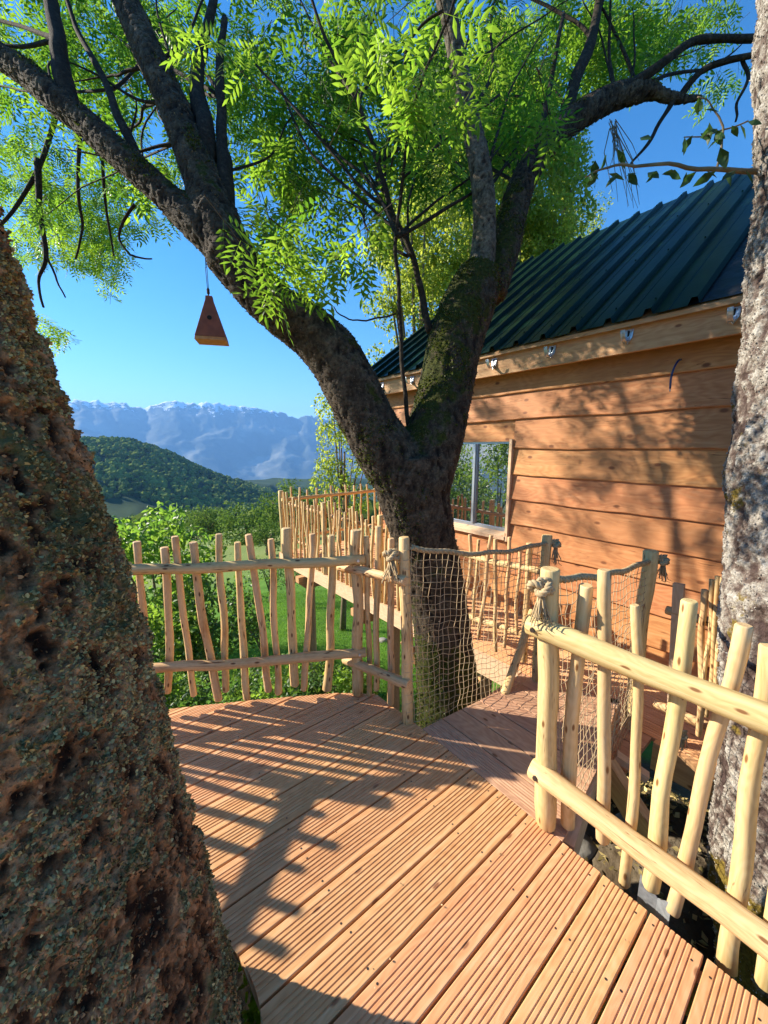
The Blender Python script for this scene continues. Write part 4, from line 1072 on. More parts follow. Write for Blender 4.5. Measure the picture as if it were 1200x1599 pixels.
# ================================================================== trees
def chain(lst, n=6):
    """lst: (u, v, width_px, D) -> smooth points and radii"""
    pts = [P(u, v, D) for u, v, w_, D in lst]; rad = [w_ * D / 1200 for u, v, w_, D in lst]; P_, R2 = [], []
    m = len(pts)
    for k in range(m - 1):
        a, b, c, d = pts[max(k - 1, 0)], pts[k], pts[k + 1], pts[min(k + 2, m - 1)]
        nn = max(2, int((c - b).length / .06)) if n is None else n
        for i in range(nn):
            f = i / nn
            P_.append(.5 * ((2 * b) + (c - a) * f + (2 * a - 5 * b + 4 * c - d) * f * f + (3 * b - a - 3 * c + d) * f ** 3)); R2.append(rad[k] + (rad[k + 1] - rad[k]) * f)
    P_.append(pts[-1]); R2.append(rad[-1]); return P_, R2
def remesh(name, tubes, voxel, smooth_it, mat, parent, disp, attrs_fn, origin):
    mb = MB()
    for pts, rad in tubes: tube(mb, pts, rad, 20, True)
    me = bpy.data.meshes.new('tmp'); me.from_pydata(mb.v, [], mb.f); ob = bpy.data.objects.new('tmp', me); COL.objects.link(ob)
    m_ = ob.modifiers.new('r', 'REMESH'); m_.mode = 'VOXEL'; m_.voxel_size = voxel; m_.use_smooth_shade = True
    m2 = ob.modifiers.new('s', 'SMOOTH'); m2.iterations = smooth_it; m2.factor = .7
    dg = bpy.context.evaluated_depsgraph_get(); dg.update(); ev = ob.evaluated_get(dg); me2 = bpy.data.meshes.new_from_object(ev)
    n = len(me2.vertices); co = np.empty(n * 3, np.float32); me2.vertices.foreach_get('co', co); co = co.reshape(-1, 3)
    no = np.empty(n * 3, np.float32); me2.vertices.foreach_get('normal', no); no = no.reshape(-1, 3)
    d, h = disp(co, no); co2 = co + no * d[:, None]
    attrs = {'h': h}; attrs.update(attrs_fn(co, no, h))
    me2.vertices.foreach_set('co', (co2 - np.array(origin)).ravel())
    for an, arr in attrs.items():
        at_ = me2.attributes.new(an, 'FLOAT', 'POINT'); at_.data.foreach_set("value", np.asarray(arr, dtype=np.float32))
    me2.materials.clear(); me2.materials.append(mat); me2.name = name
    me2.polygons.foreach_set('use_smooth', np.ones(len(me2.polygons), bool)); me2.update()
    bpy.data.objects.remove(ob); o = bpy.data.objects.new(name, me2); COL.objects.link(o); o.location = origin; parent_to(o, parent)
    return o, co2, no, attrs
def bark_disp(sc, amp, stretch=.35):
    def f(co, no):
        q = co * sc; q = q * np.array([1, 1, stretch])
        a = 1 - np.abs(fbm(q, 4, 2.2, .55)); b = fbm(co * sc * 3.3, 3)
        h = np.clip(.62 * a + .2 * b + .15, 0, 1)
        return (h - .6) * amp * 2 + .35 * amp * fbm(co * 4, 2), h
    return f

ash = thing('ash_tree', P(715, 1160, 2.75), 'mossy forked ash tree rising in front of the cabin, its crown over the deck', 'tree')
trunkbase = [(735, 1500, 210, 2.86), (716, 1300, 150, 2.84), (706, 1150, 108, 2.80), (697, 1050, 92, 2.75), (686, 950, 88, 2.70), (664, 850, 96, 2.63), (645, 770, 112, 2.56), (636, 715, 118, 2.52)]
left_l = [(652, 780, 93, 2.52), (608, 715, 93, 2.46), (575, 660, 86, 2.42), (548, 605, 86, 2.38), (520, 555, 84, 2.34), (480, 515, 78, 2.3), (430, 480, 71, 2.26), (390, 438, 71, 2.22), (355, 392, 78, 2.2)]
limb1 = [(370, 405, 63, 2.2), (318, 360, 54, 2.2), (272, 318, 45, 2.22), (225, 275, 42, 2.24), (172, 228, 43, 2.26), (130, 190, 40, 2.3), (92, 160, 41, 2.32), (45, 118, 39, 2.36), (0, 88, 36, 2.4), (-60, 45, 34, 2.5), (-150, -20, 29, 2.6)]
limb2 = [(360, 400, 70, 2.2), (338, 345, 72, 2.22), (318, 285, 59, 2.26), (292, 220, 50, 2.32), (268, 160, 47, 2.38), (240, 100, 45, 2.44), (215, 45, 43, 2.5), (192, -10, 40, 2.58), (165, -90, 36, 2.7)]
right_l = [(655, 760, 95, 2.52), (672, 700, 95, 2.54), (688, 645, 88, 2.58), (700, 590, 84, 2.62), (712, 535, 84, 2.66), (730, 480, 83, 2.7), (752, 430, 67, 2.74)]
stemA = [(742, 455, 46, 2.70), (754, 400, 39, 2.70), (757, 345, 35, 2.68), (754, 290, 34, 2.66), (745, 235, 33, 2.64), (732, 180, 29, 2.6), (718, 110, 29, 2.55), (704, 40, 26, 2.5), (688, -20, 23, 2.45), (670, -80, 20, 2.4)]
stemB = [(765, 460, 50, 2.76), (785, 400, 47, 2.85), (798, 345, 45, 2.95), (815, 290, 40, 3.02), (843, 240, 39, 3.08), (880, 200, 38, 3.12), (920, 172, 37, 3.15), (960, 152, 35, 3.18), (1000, 143, 30, 3.2), (1025, 145, 20, 3.2), (1060, 155, 13, 3.2), (1096, 152, 7, 3.2)]
ash_loc = Vector(ash.location)
ash_zb = P(715, 1160, 2.7).z
def ash_attrs(co, no, h):
    side = no @ np.array([-.6, -.3, .75])
    z = co[:, 2]; x = co[:, 0]
    m_ = np.clip(.38 + .25 * side, 0, .7)
    right = np.clip((x - .2) / .25, 0, 1) * np.clip((z - 1.4) / .5, 0, 1) * np.clip((3.3 - z) / .5, 0, 1)
    m_ = m_ + .11 * right - .12 * np.clip((1.7 - z) / .6, 0, 1) + .34 * np.clip((.35 - z) / .3, 0, 1) - .28 * np.clip((-x - .05) / .4, 0, 1) * (no[:, 2] < .4)
    m_ = m_ - .2 * np.clip((z - 3.2) / .6, 0, 1)
    return {'moss': np.clip(m_, 0, 1)}
o_trunk, aco, ano, aat = remesh('trunk', [chain(x) for x in (trunkbase, left_l, limb1, limb2, right_l, stemB)], .0125, 4, M['bark_ash'], ash, bark_disp(27, .0085, .45), ash_attrs, tuple(ash_loc))
o_, bco, bno, bat = remesh('limb', [chain(stemA)], .009, 2, M['bark_grey'], ash, bark_disp(28, .006, .8), lambda co, no, h: {'moss': np.clip(.55 - (co[:, 2] - 2.6) * .9, 0, .6)}, tuple(ash_loc))
def branch(lst, parent, mat='bark_branch', seg=8, nm='branch'):
    pts, rad = chain(lst, 5); ph = rnd.uniform(0, 50)
    pts = [p + Vector((mnoise.noise(Vector((ph, i * .35, 0))), mnoise.noise(Vector((i * .35, ph, 0))), mnoise.noise(Vector((0, i * .35, ph)))) ) * .012 for i, p in enumerate(pts)]
    mb = MB(); tube(mb, pts, rad, seg, True, .2); return mb.build(nm, M[mat], parent, origin=pts[0])
for l in ([(112, 175, 34, 2.31), (97, 110, 26, 2.35), (90, 60, 22, 2.4), (78, 0, 20, 2.5), (60, -70, 16, 2.6)],
          [(222, 262, 16, 2.25), (190, 195, 13, 2.3), (170, 140, 11, 2.38), (145, 95, 9, 2.45), (118, 40, 7, 2.6), (100, -20, 6, 2.7)],
          [(350, 345, 34, 2.22), (352, 270, 26, 2.28), (346, 222, 17, 2.34), (345, 150, 15, 2.42), (343, 100, 12, 2.5), (352, 30, 9, 2.6)],
          [(322, 280, 30, 2.28), (322, 200, 28, 2.34), (308, 150, 24, 2.42), (312, 90, 18, 2.5), (330, 20, 12, 2.6), (340, -50, 9, 2.7)],
          [(955, 155, 20, 3.17), (995, 128, 16, 3.15), (1040, 95, 13, 3.1), (1090, 62, 11, 3.1), (1175, 60, 10, 3.1), (1260, 40, 8, 3.1)],
          [(1060, 157, 12, 3.2), (1085, 120, 10, 3.15), (1120, 100, 9, 3.1), (1180, 86, 8, 3.0), (1250, 80, 7, 3.0)],
          [(1052, 158, 9, 3.2), (1035, 185, 6, 3.2), (1012, 225, 5, 3.2), (985, 255, 3, 3.2)],
          [(1160, 88, 6, 3.05), (1168, 125, 5, 3.05), (1152, 160, 4, 3.05), (1150, 190, 3, 3.05)],
          [(880, 205, 22, 3.12), (900, 120, 18, 3.2), (925, 60, 15, 3.3), (940, -20, 11, 3.4)],
          [(820, 280, 12, 3.02), (850, 180, 9, 3.1), (865, 100, 7, 3.2), (880, 20, 5, 3.3)],
          [(640, 668, 7, 2.50), (630, 600, 6.5, 2.46), (627, 520, 6, 2.42), (622, 440, 6, 2.38), (618, 370, 5.5, 2.32), (628, 290, 5, 2.26), (640, 190, 4.5, 2.15), (670, 100, 4, 2.0), (703, 20, 4, 1.9), (720, -40, 4, 1.85)],
          [(672, 520, 13, 2.66), (660, 455, 10, 2.62), (640, 390, 9, 2.55), (612, 330, 8, 2.5), (590, 250, 7, 2.45), (560, 160, 6, 2.4), (500, 40, 5, 2.35), (480, -40, 4, 2.3)],
          [(612, 330, 6, 2.5), (560, 290, 5, 2.5), (520, 240, 4.5, 2.5), (470, 180, 4, 2.5), (400, 100, 3.5, 2.5)],
          [(622, 360, 4, 2.4), (540, 290, 4, 2.6), (480, 230, 4, 2.7), (440, 140, 3, 2.8)],
          [(628, 280, 4, 2.4), (690, 220, 4, 2.5), (780, 150, 3.5, 2.7)],
          [(618, 490, 3, 2.42), (580, 500, 2.6, 2.45), (545, 498, 2.2, 2.45), (520, 480, 1.8, 2.45)],
          [(690, 20, 4, 1.92), (640, 60, 4, 2.0), (625, 180, 3.5, 2.2), (610, 260, 3, 2.3)],
          [(60, 250, 10, 3.6), (62, 330, 8, 3.6), (72, 400, 6, 3.6), (60, 440, 4, 3.6), (68, 480, 3, 3.6)],
          [(100, 130, 8, 3.8), (70, 240, 7, 3.7), (20, 330, 5, 3.6), (-30, 380, 4, 3.6)],
          [(66, 380, 4, 3.6), (85, 430, 3, 3.6), (102, 465, 2, 3.6)],
          [(125, 215, 6, 3.2), (122, 300, 5, 3.3), (128, 360, 4, 3.4), (118, 405, 2.5, 3.4)],
          [(160, 250, 5, 3.2), (165, 320, 4, 3.3), (178, 400, 2.5, 3.4)],
          [(210, 320, 5, 2.9), (185, 365, 4, 2.9), (205, 398, 3, 2.9), (238, 404, 2, 2.9)]):
    branch(l, ash)

# finer branches that carry the leaf sprays
brnd = random.Random(21)
anch = [(622, 370, 2.3), (600, 300, 2.5), (590, 250, 2.45), (640, 400, 2.55), (560, 160, 2.4), (345, 150, 2.42), (352, 270, 2.28), (292, 220, 2.32), (268, 160, 2.38), (754, 300, 2.64), (732, 180, 2.6), (815, 290, 3.02), (880, 200, 3.12), (960, 152, 3.18), (925, 60, 3.3), (90, 60, 2.4), (170, 140, 2.38), (225, 275, 2.24), (92, 160, 2.32), (240, 100, 2.44), (718, 110, 2.55), (1000, 143, 3.2)]
for k in range(58):
    u, v, D = anch[k % len(anch)]; ang = brnd.uniform(R(20), R(160)); ln = brnd.uniform(110, 300); D2 = D + brnd.uniform(.1, 1.3)
    if u < 300: ang = brnd.uniform(R(60), R(210))
    u2, v2 = u + ln * math.cos(ang), v - ln * math.sin(ang) * (1 if u > 250 else .6)
    w0_ = brnd.uniform(3.5, 8)
    branch([(u, v, w0_, D), ((2 * u + u2) / 3 + brnd.uniform(-22, 22), (2 * v + v2) / 3 + brnd.uniform(-16, 16), w0_ * .75, D * .6 + D2 * .4), ((u + 2 * u2) / 3 + brnd.uniform(-25, 25), (v + 2 * v2) / 3 + brnd.uniform(-16, 16), w0_ * .5, D * .3 + D2 * .7), (u2, v2, 1.2, D2)], ash, seg=5)
# ---- leaves
def leaflet(L_, w_, drop=.12):
    return np.array([(0, 0, 0), (L_ * .42, w_ / 2, -drop * L_ * .1), (L_ * .42, -w_ / 2, -drop * L_ * .1), (L_, 0, -drop * L_), (L_ * .45, 0, .10 * w_), (L_ * .75, w_ * .3, -drop * L_ * .5), (L_ * .75, -w_ * .3, -drop * L_ * .5)]), \
        np.array([(0, 1, 4), (0, 4, 2), (4, 1, 5), (4, 5, 3), (4, 3, 6), (4, 6, 2)])
def compound(pairs=4, L_=.062, w_=.019, gap=.033, base=.045):
    V = []; F = []; b = 0
    def add(x, ang, s):
        nonlocal b
        v, f = leaflet(L_ * s, w_ * s); c, s_ = math.cos(ang), math.sin(ang)
        v = np.stack([v[:, 0] * c - v[:, 1] * s_ + x, v[:, 0] * s_ + v[:, 1] * c, v[:, 2] - x * x * 1.2], -1)
        V.append(v); F.append(f + b); b += len(v)
    for k in range(pairs):
        x = base + gap * k; s = .8 + .25 * math.sin(math.pi * (k + 1) / (pairs + 1))
        add(x, R(58), s); add(x, R(-58), s)
    add(base + gap * pairs - .01, 0, 1.05)
    ln = base + gap * pairs; V.append(np.array([(0, .0012, 0), (0, -.0012, 0), (ln, 0, -ln * ln * 1.2)])); F.append(np.array([(0, 1, 2)]) + b)
    return np.concatenate(V), np.concatenate(F)
def rotm(n, fwd, roll):
    """rotation matrices whose x axis is fwd (n x 3), rolled about it"""
    f = fwd / np.linalg.norm(fwd, axis=1, keepdims=True)
    up = np.tile(np.array([[0, 0, 1.0]]), (n, 1)); s = np.cross(up, f); sn = np.linalg.norm(s, axis=1, keepdims=True); s = np.where(sn < 1e-3, np.array([[1.0, 0, 0]]), s / np.maximum(sn, 1e-6))
    u = np.cross(f, s); c, q = np.cos(roll)[:, None], np.sin(roll)[:, None]
    s2 = s * c + u * q; u2 = -s * q + u * c
    return np.stack([f, s2, u2], -1)
def scatter(name, base, pos, fwd, roll, scale, tint, mat, parent, origin=None, kind=None):
    BV, BF = base; n = len(pos); Rm = rotm(n, np.asarray(fwd, float), np.asarray(roll))
    V = np.einsum('nij,vj->nvi', Rm, BV) * np.asarray(scale)[:, None, None] + np.asarray(pos)[:, None, :]
    F = (BF[None] + (np.arange(n) * len(BV))[:, None, None]).reshape(-1, BF.shape[1])
    o = fast_mesh(name, V.reshape(-1, 3), F, mat, parent, {'tint': np.repeat(tint, len(BV))}, False, origin)
    if kind: o['kind'] = kind
    return o
ASH = compound(4, .080, .023, .040, .050)
def spray(regions, seed, leaf_scale=1.0):
    """twigs with opposite compound leaves inside blobs of the crown"""
    g = np.random.default_rng(seed); pos = []; fwd = []; roll = []; sc = []; tint = []; tw = MB()
    for (u, v, ru, rv, D0, D1, cnt, ls, tb) in regions:
        for _ in range(cnt):
            a = g.uniform(0, 2 * math.pi); q = math.sqrt(g.uniform(0, 1)); uu, vv = u + ru * q * math.cos(a), v + rv * q * math.sin(a)
            D = g.uniform(D0, D1); p = np.array(P(uu, vv, D))
            if not ok_place(p): continue
            d = np.array([g.normal(), g.normal(), g.normal() * .35 - .25]); d /= np.linalg.norm(d)
            nl = int(g.integers(2, 5)); Lt = .10 * nl
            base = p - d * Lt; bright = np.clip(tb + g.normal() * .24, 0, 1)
            side = np.cross(d, [0, 0, 1.0]); side /= max(1e-6, np.linalg.norm(side))
            pts = [Vector(base + d * (Lt * t) + np.array([0, 0, -.12 * Lt * t * t])) for t in (0, .35, .7, 1)]
            tube(tw, pts, [.0028, .0023, .0017, .0009], 3, False)
            for k in range(nl):
                t = (k + 1) / nl; c = base + d * (Lt * t) + np.array([0, 0, -.12 * Lt * t * t])
                for s_ in (-1, 1):
                    f = d * .55 + side * s_ * .8 + np.array([0, 0, g.uniform(-.75, -.1)]) + g.normal(size=3) * .2
                    if k % 2: f = d * .55 + np.array([0, 0, s_ * .5 - .35]) + side * g.normal() * .4
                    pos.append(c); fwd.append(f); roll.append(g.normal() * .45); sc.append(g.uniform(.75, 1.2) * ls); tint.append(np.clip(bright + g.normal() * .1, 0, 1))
            pos.append(base + d * Lt + np.array([0, 0, -.12 * Lt])); fwd.append(d + np.array([0, 0, -.4])); roll.append(g.normal() * .4); sc.append(g.uniform(.8, 1.2) * ls); tint.append(bright)
    return pos, fwd, roll, sc, tint, tw
def roof_h(p):
    rel = Vector((p[0] - P0.x, p[1] - P0.y, 0)); h = rel.dot(AW) + .25; s = rel.dot(DW)
    return h, s
def ok_place(p):
    h, s = roof_h(p)
    a_ = Vector((.973, -.23, 0)).dot(AW); dd = -(h - .25) / a_      # the crown is open where its shade would reach the cladding
    if dd > 0:
        q = Vector((p[0] + .973 * dd, p[1] - .23 * dd, p[2] - dd * .5095)); s2 = (q - P0).dot(DW)
        if .5 < q.z < 2.35 and -.9 < s2 < 2.3 and rnd.random() < .22: return False
    if h > -.2 and -2.6 < s < 4.4 and p[2] < RZ0 + RRISE * min(max(h, 0), RH) + .3: return False
    return True
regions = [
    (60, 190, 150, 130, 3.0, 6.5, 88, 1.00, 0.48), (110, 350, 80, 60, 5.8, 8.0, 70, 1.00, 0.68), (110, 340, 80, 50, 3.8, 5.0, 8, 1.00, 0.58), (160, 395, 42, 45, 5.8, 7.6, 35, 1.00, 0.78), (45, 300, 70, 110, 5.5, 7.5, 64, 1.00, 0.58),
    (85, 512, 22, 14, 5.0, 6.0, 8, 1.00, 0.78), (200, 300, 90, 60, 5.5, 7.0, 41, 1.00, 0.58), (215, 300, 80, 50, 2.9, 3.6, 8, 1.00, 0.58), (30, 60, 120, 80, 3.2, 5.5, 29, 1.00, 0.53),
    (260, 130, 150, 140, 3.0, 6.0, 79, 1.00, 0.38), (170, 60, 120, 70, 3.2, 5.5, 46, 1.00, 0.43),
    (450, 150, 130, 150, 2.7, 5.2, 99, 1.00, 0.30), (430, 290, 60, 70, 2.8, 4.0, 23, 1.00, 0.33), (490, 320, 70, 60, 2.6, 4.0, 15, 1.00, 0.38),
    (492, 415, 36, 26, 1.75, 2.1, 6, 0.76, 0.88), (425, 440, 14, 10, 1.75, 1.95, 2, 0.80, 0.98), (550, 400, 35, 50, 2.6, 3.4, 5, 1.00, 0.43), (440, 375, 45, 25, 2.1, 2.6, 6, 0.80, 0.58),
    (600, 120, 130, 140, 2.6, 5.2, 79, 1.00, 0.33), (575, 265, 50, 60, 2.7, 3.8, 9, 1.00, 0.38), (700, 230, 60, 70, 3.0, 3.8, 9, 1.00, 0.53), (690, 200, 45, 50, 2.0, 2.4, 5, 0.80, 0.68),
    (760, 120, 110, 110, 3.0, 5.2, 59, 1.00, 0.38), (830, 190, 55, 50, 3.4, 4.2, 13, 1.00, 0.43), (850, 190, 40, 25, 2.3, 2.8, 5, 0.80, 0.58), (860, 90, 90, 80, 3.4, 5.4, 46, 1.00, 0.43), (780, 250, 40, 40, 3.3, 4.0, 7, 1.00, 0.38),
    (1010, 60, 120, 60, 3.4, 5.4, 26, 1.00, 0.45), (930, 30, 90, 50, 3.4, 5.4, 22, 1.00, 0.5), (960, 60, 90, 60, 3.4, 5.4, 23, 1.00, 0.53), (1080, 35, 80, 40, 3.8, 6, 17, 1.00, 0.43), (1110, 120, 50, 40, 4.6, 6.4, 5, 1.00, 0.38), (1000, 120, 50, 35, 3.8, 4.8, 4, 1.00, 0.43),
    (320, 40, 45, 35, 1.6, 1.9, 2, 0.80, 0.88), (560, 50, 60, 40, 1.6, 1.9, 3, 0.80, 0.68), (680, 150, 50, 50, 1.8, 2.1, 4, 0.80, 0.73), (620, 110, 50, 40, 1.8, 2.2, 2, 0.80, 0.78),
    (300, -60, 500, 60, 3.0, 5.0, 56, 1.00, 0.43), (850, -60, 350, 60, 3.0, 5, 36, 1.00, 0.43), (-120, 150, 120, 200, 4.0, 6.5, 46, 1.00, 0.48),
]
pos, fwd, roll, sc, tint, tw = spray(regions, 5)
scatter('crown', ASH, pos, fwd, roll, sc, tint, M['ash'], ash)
o = tw.build('twigs', M['twig'], ash); tag(o, kind='stuff')
print('ash leaves', len(pos))

# ---- moss tufts on the ash
def tufts(name, co, no, sel, n, size, mat, parent, flat=.35, tb=.4, seed=3, up=.3):
    g = np.random.default_rng(seed); idx = np.flatnonzero(sel); pick = g.choice(idx, n); c = co[pick]; nn = no[pick]
    V, F = np.array([(0, -.4, 0), (0, .4, 0), (.7, .25, .18), (1.0, -.1, .1), (.55, -.5, .05)]), np.array([(0, 1, 2), (0, 2, 3), (0, 3, 4)])
    rv = g.normal(size=(n, 3)); f = rv * (1 - flat) + nn * flat * 2.0 + np.array([0, 0, up])
    return scatter(name, (V, F), c - nn * size * .15, f, g.uniform(0, 6.3, n), g.uniform(.5, 1.3, n) * size, np.clip(g.normal(tb, .25, n) + .3 * vnoise(c * 12), 0, 1), mat, parent)
mo = aat['moss'] + .5 * fbm(aco * 9, 3)
o = tufts('moss', aco, ano, mo > .62, 26000, .011, M['mossm'], ash, .5, .35); tag(o, kind='stuff')
o = tufts('bark_flakes', aco, ano, aat['h'] > .5, 60000, .0085, M['flake'], ash, .12, .4, 9, 0); tag(o, kind='stuff')

# ---- near left tree
def big_trunk(name, axis, rads, du, dv, mat, parent, disp, moss_fn, a0=0, a1=2 * math.pi):
    pts = [Vector(p) for p in axis]; Ltot = sum((pts[i + 1] - pts[i]).length for i in range(len(pts) - 1))
    nv = int(Ltot / dv); P_, R2 = [], []
    m = len(pts); ds_ = np.linspace(0, m - 1, nv + 1)
    for t in ds_:
        k = min(int(t), m - 2); f = t - k; a, b, c, d = pts[max(k - 1, 0)], pts[k], pts[k + 1], pts[min(k + 2, m - 1)]
        P_.append(.5 * ((2 * b) + (c - a) * f + (2 * a - 5 * b + 4 * c - d) * f * f + (3 * b - a - 3 * c + d) * f ** 3)); R2.append(rads[k] + (rads[k + 1] - rads[k]) * f)
    nu = int(2 * math.pi * max(rads) / du); fr = frames(P_)
    pc = np.array([f[0] for f in fr]); uu = np.array([f[2] for f in fr]); bb = np.array([f[3] for f in fr]); r = np.array(R2)
    an = np.linspace(0, 2 * math.pi, nu, endpoint=False)
    nrm = uu[:, None, :] * np.cos(an)[None, :, None] + bb[:, None, :] * np.sin(an)[None, :, None]
    co = pc[:, None, :] + nrm * r[:, None, None]
    co = co.reshape(-1, 3); no = nrm.reshape(-1, 3)
    d, h = disp(co, no); co2 = co + no * d[:, None]
    ii = np.arange((nv + 1) * nu).reshape(nv + 1, nu); jj = np.roll(ii, -1, 1)
    F = np.stack([ii[:-1], jj[:-1], jj[1:], ii[1:]], -1).reshape(-1, 4)
    att = {'h': h, 'moss': moss_fn(co, no, h)}
    o = fast_mesh(name, co2, F, mat, parent, att, True)
    return o, co2, no, att
tree_l = thing('lichen_tree', (-.66, .6, -1.9), 'huge leaning trunk of corky brown bark crusted with olive lichen, nearest on the left', 'tree')
def disp_cork(co, no):
    q = co * np.array([19, 19, 3.0]) + fbm(co * 5, 2)[:, None] * .6
    a = 1 - np.abs(fbm(q, 3, 2.1, .5)) * 1.3
    b = fbm(co * 34, 3, 2.2, .6); c = fbm(co * 90, 2)
    h = np.clip(.38 * a + .34 * b + .12 * c + .24, 0, 1)
    return (h - .42) * .034 + .010 * fbm(co * 2.2, 2), h
axis_l = [(-.66, .58, -2.0), (-.64, .60, -.6), (-.660, .617, 0), (-.742, .650, .6), (-.843, .690, 1.2), (-1.02, .748, 1.8), (-1.19, .81, 2.4), (-1.44, .89, 3.2), (-1.75, 1.0, 4.2)]
rads_l = [.42, .34, .318, .303, .288, .272, .262, .25, .23]
o_, lco, lno, lat = big_trunk('trunk', axis_l, rads_l, .0058, .0058, M['bark_cork'], tree_l, disp_cork, lambda co, no, h: np.clip(.30 + .5 * (h - .5) + .30 * fbm(co * 3.1, 3), 0, 1))
lm = lat['h'] + .35 * fbm(lco * 6, 3)
vis = (lco[:, 2] > -.4) & ((lno[:, 0] > -.35) & (lno[:, 1] < .75))
o = tufts('lichen', lco, lno, vis & (lm > .50), 115000, .0068, M['lichen'], tree_l, .30, .42, 21, 0); tag(o, kind='stuff')
o = tufts('bark_flakes', lco, lno, vis, 70000, .0062, M['corkflake'], tree_l, .25, .5, 23, 0); tag(o, kind='stuff')
# ---- pale tree on the right
tree_r = thing('pale_lichen_tree', (1.7, 1.45, -1.6), 'pale grey trunk covered in white lichen at the right edge, behind the railing', 'tree')
def disp_pale(co, no):
    q = co * np.array([13, 13, 5.0]); a = 1 - np.abs(fbm(q, 3)) * 1.1; b = fbm(co * 42, 3, 2.2, .6)
    h = np.clip(.45 * a + .25 * b + .2, 0, 1); return (h - .5) * .026 + .02 * fbm(co * 3, 2), h
DR = 1.75
def rt(u, v, rr): 
    p = P(u, v, DR); return p
edge = [(1120, 1480, .30), (1108, 1330, .27), (1120, 1180, .26), (1134, 960, .255), (1138, 760, .25), (1148, 600, .245), (1162, 460, .24), (1174, 260, .235), (1184, 40, .225), (1190, -200, .2)]
ax_r, rd_r = [], []
for u, v, r_ in edge:
    # silhouette at (u, v): the centre sits r_ to the right of that ray
    e_ = P(u, v, DR); dxy = Vector((e_.x, e_.y, 0)).normalized(); rt_ = Vector((dxy.y, -dxy.x, 0))
    ax_r.append(e_ + rt_ * r_); rd_r.append(r_)
b0 = ax_r[0].copy(); ax_r = [b0 + Vector((0.02, 0, -1.3)), b0 + Vector((.02, 0, -.5))] + ax_r; rd_r = [.5, .38] + rd_r
o_, rco, rno, rat = big_trunk('trunk', ax_r, rd_r, .0062, .0062, M['bark_pale'], tree_r, disp_pale, lambda co, no, h: np.clip(.24 + .42 * fbm(co * 3.0 + 4, 3) - .35 * np.clip((co[:, 2] - 1.6), 0, 1) + .2 * np.clip(.6 - co[:, 2], 0, 1), 0, 1))
visr = (rno[:, 0] < .45) & (rco[:, 2] > -.8) & (rco[:, 2] < 4)
o = tufts('lichen', rco, rno, visr & (rat['h'] > .45), 26000, .007, M['lichen_pale'], tree_r, .25, .55, 33, 0); tag(o, kind='stuff')
# the elm-leaved sprig that hangs from a side branch of it
for l in ([(1215, 272, 8, 1.7), (1168, 268, 7, 1.68), (1090, 262, 6, 1.66), (1010, 257, 4.5, 1.64), (950, 262, 3, 1.62), (915, 275, 1.8, 1.6)],
          [(1120, 264, 4, 1.67), (1132, 215, 3, 1.67), (1120, 175, 2.5, 1.66), (1090, 150, 2, 1.66)],
          [(1168, 190, 2.5, 1.7), (1120, 205, 2, 1.68), (1070, 215, 1.5, 1.66)]):
    branch(l, tree_r, 'stem', 6)
g = np.random.default_rng(8); pos = []; fwd = []; roll = []; sc = []
for (u0, v0, u1, v1, n) in ((920, 272, 1165, 266, 17), (1125, 230, 1092, 152, 9), (1168, 190, 1070, 214, 9), (930, 250, 1000, 215, 5)):
    for k in range(n):
        t = k / max(1, n - 1); u, v = u0 + (u1 - u0) * t, v0 + (v1 - v0) * t
        pos.append(np.array(P(u, v, 1.65 + .02 * g.normal()))); s_ = -1 if k % 2 else 1
        fwd.append(np.array([s_ * .5 + g.normal() * .3, g.normal() * .5, -.6 + .3 * g.normal()])); roll.append(g.normal() * .6); sc.append(g.uniform(.7, 1.25))
lf = leaflet(.072, .034, .15)
scatter('leaves', lf, pos, fwd, roll, sc, g.uniform(0, 1, len(pos)), M['elm'], tree_r)
# bare twigs hanging beside it
mb = MB(); g2 = random.Random(5)
for k in range(16):
    a = P(958 + g2.uniform(-8, 8), 185 + g2.uniform(0, 20), 2.6); b = P(g2.uniform(950, 1000), g2.uniform(250, 330), 2.6 + g2.uniform(-.1, .1)); c = (a + b) / 2 + Vector((g2.uniform(-.05, .05), 0, g2.uniform(-.02, .05)))
    tube(mb, [a, c, b], [.0035, .0026, .0012], 4, False)
o = mb.build('hanging_twigs', M['stem'], ash); tag(o, kind='stuff')

# ---- other plants
KITE = (np.array([(0, 0, 0), (.45, .32, .04), (1, 0, -.1), (.45, -.32, .04)]), np.array([(0, 1, 2), (0, 2, 3)]))
OV = leaflet(1.0, .5, .15)
def cloud(blobs, per, size, seed, down=-.2, var=.3):
    """leaves spread through overlapping blobs: (x, y, z, rx, ry, rz)"""
    g = np.random.default_rng(seed); pos = []; tint = []
    for b in blobs:
        n = max(6, int(per * b[3] * b[4])); d = g.normal(size=(n, 3)); d /= np.linalg.norm(d, axis=1, keepdims=True)
        q = g.uniform(.45, 1.0, n) ** .6; lump = 1 + .22 * vnoise(d * 2.2 + b[0] * 3)
        pos.append(np.array(b[:3]) + d * (q * lump)[:, None] * np.array(b[3:6])); tint.append(np.clip(g.uniform(.2, .8) + .25 * g.normal(size=n), 0, 1))
    pos = np.concatenate(pos); n = len(pos); fwd = g.normal(size=(n, 3)) + np.array([0, 0, down]); return pos, fwd, g.normal(size=n) * .8, g.uniform(1 - var, 1 + var, n) * size, np.concatenate(tint)
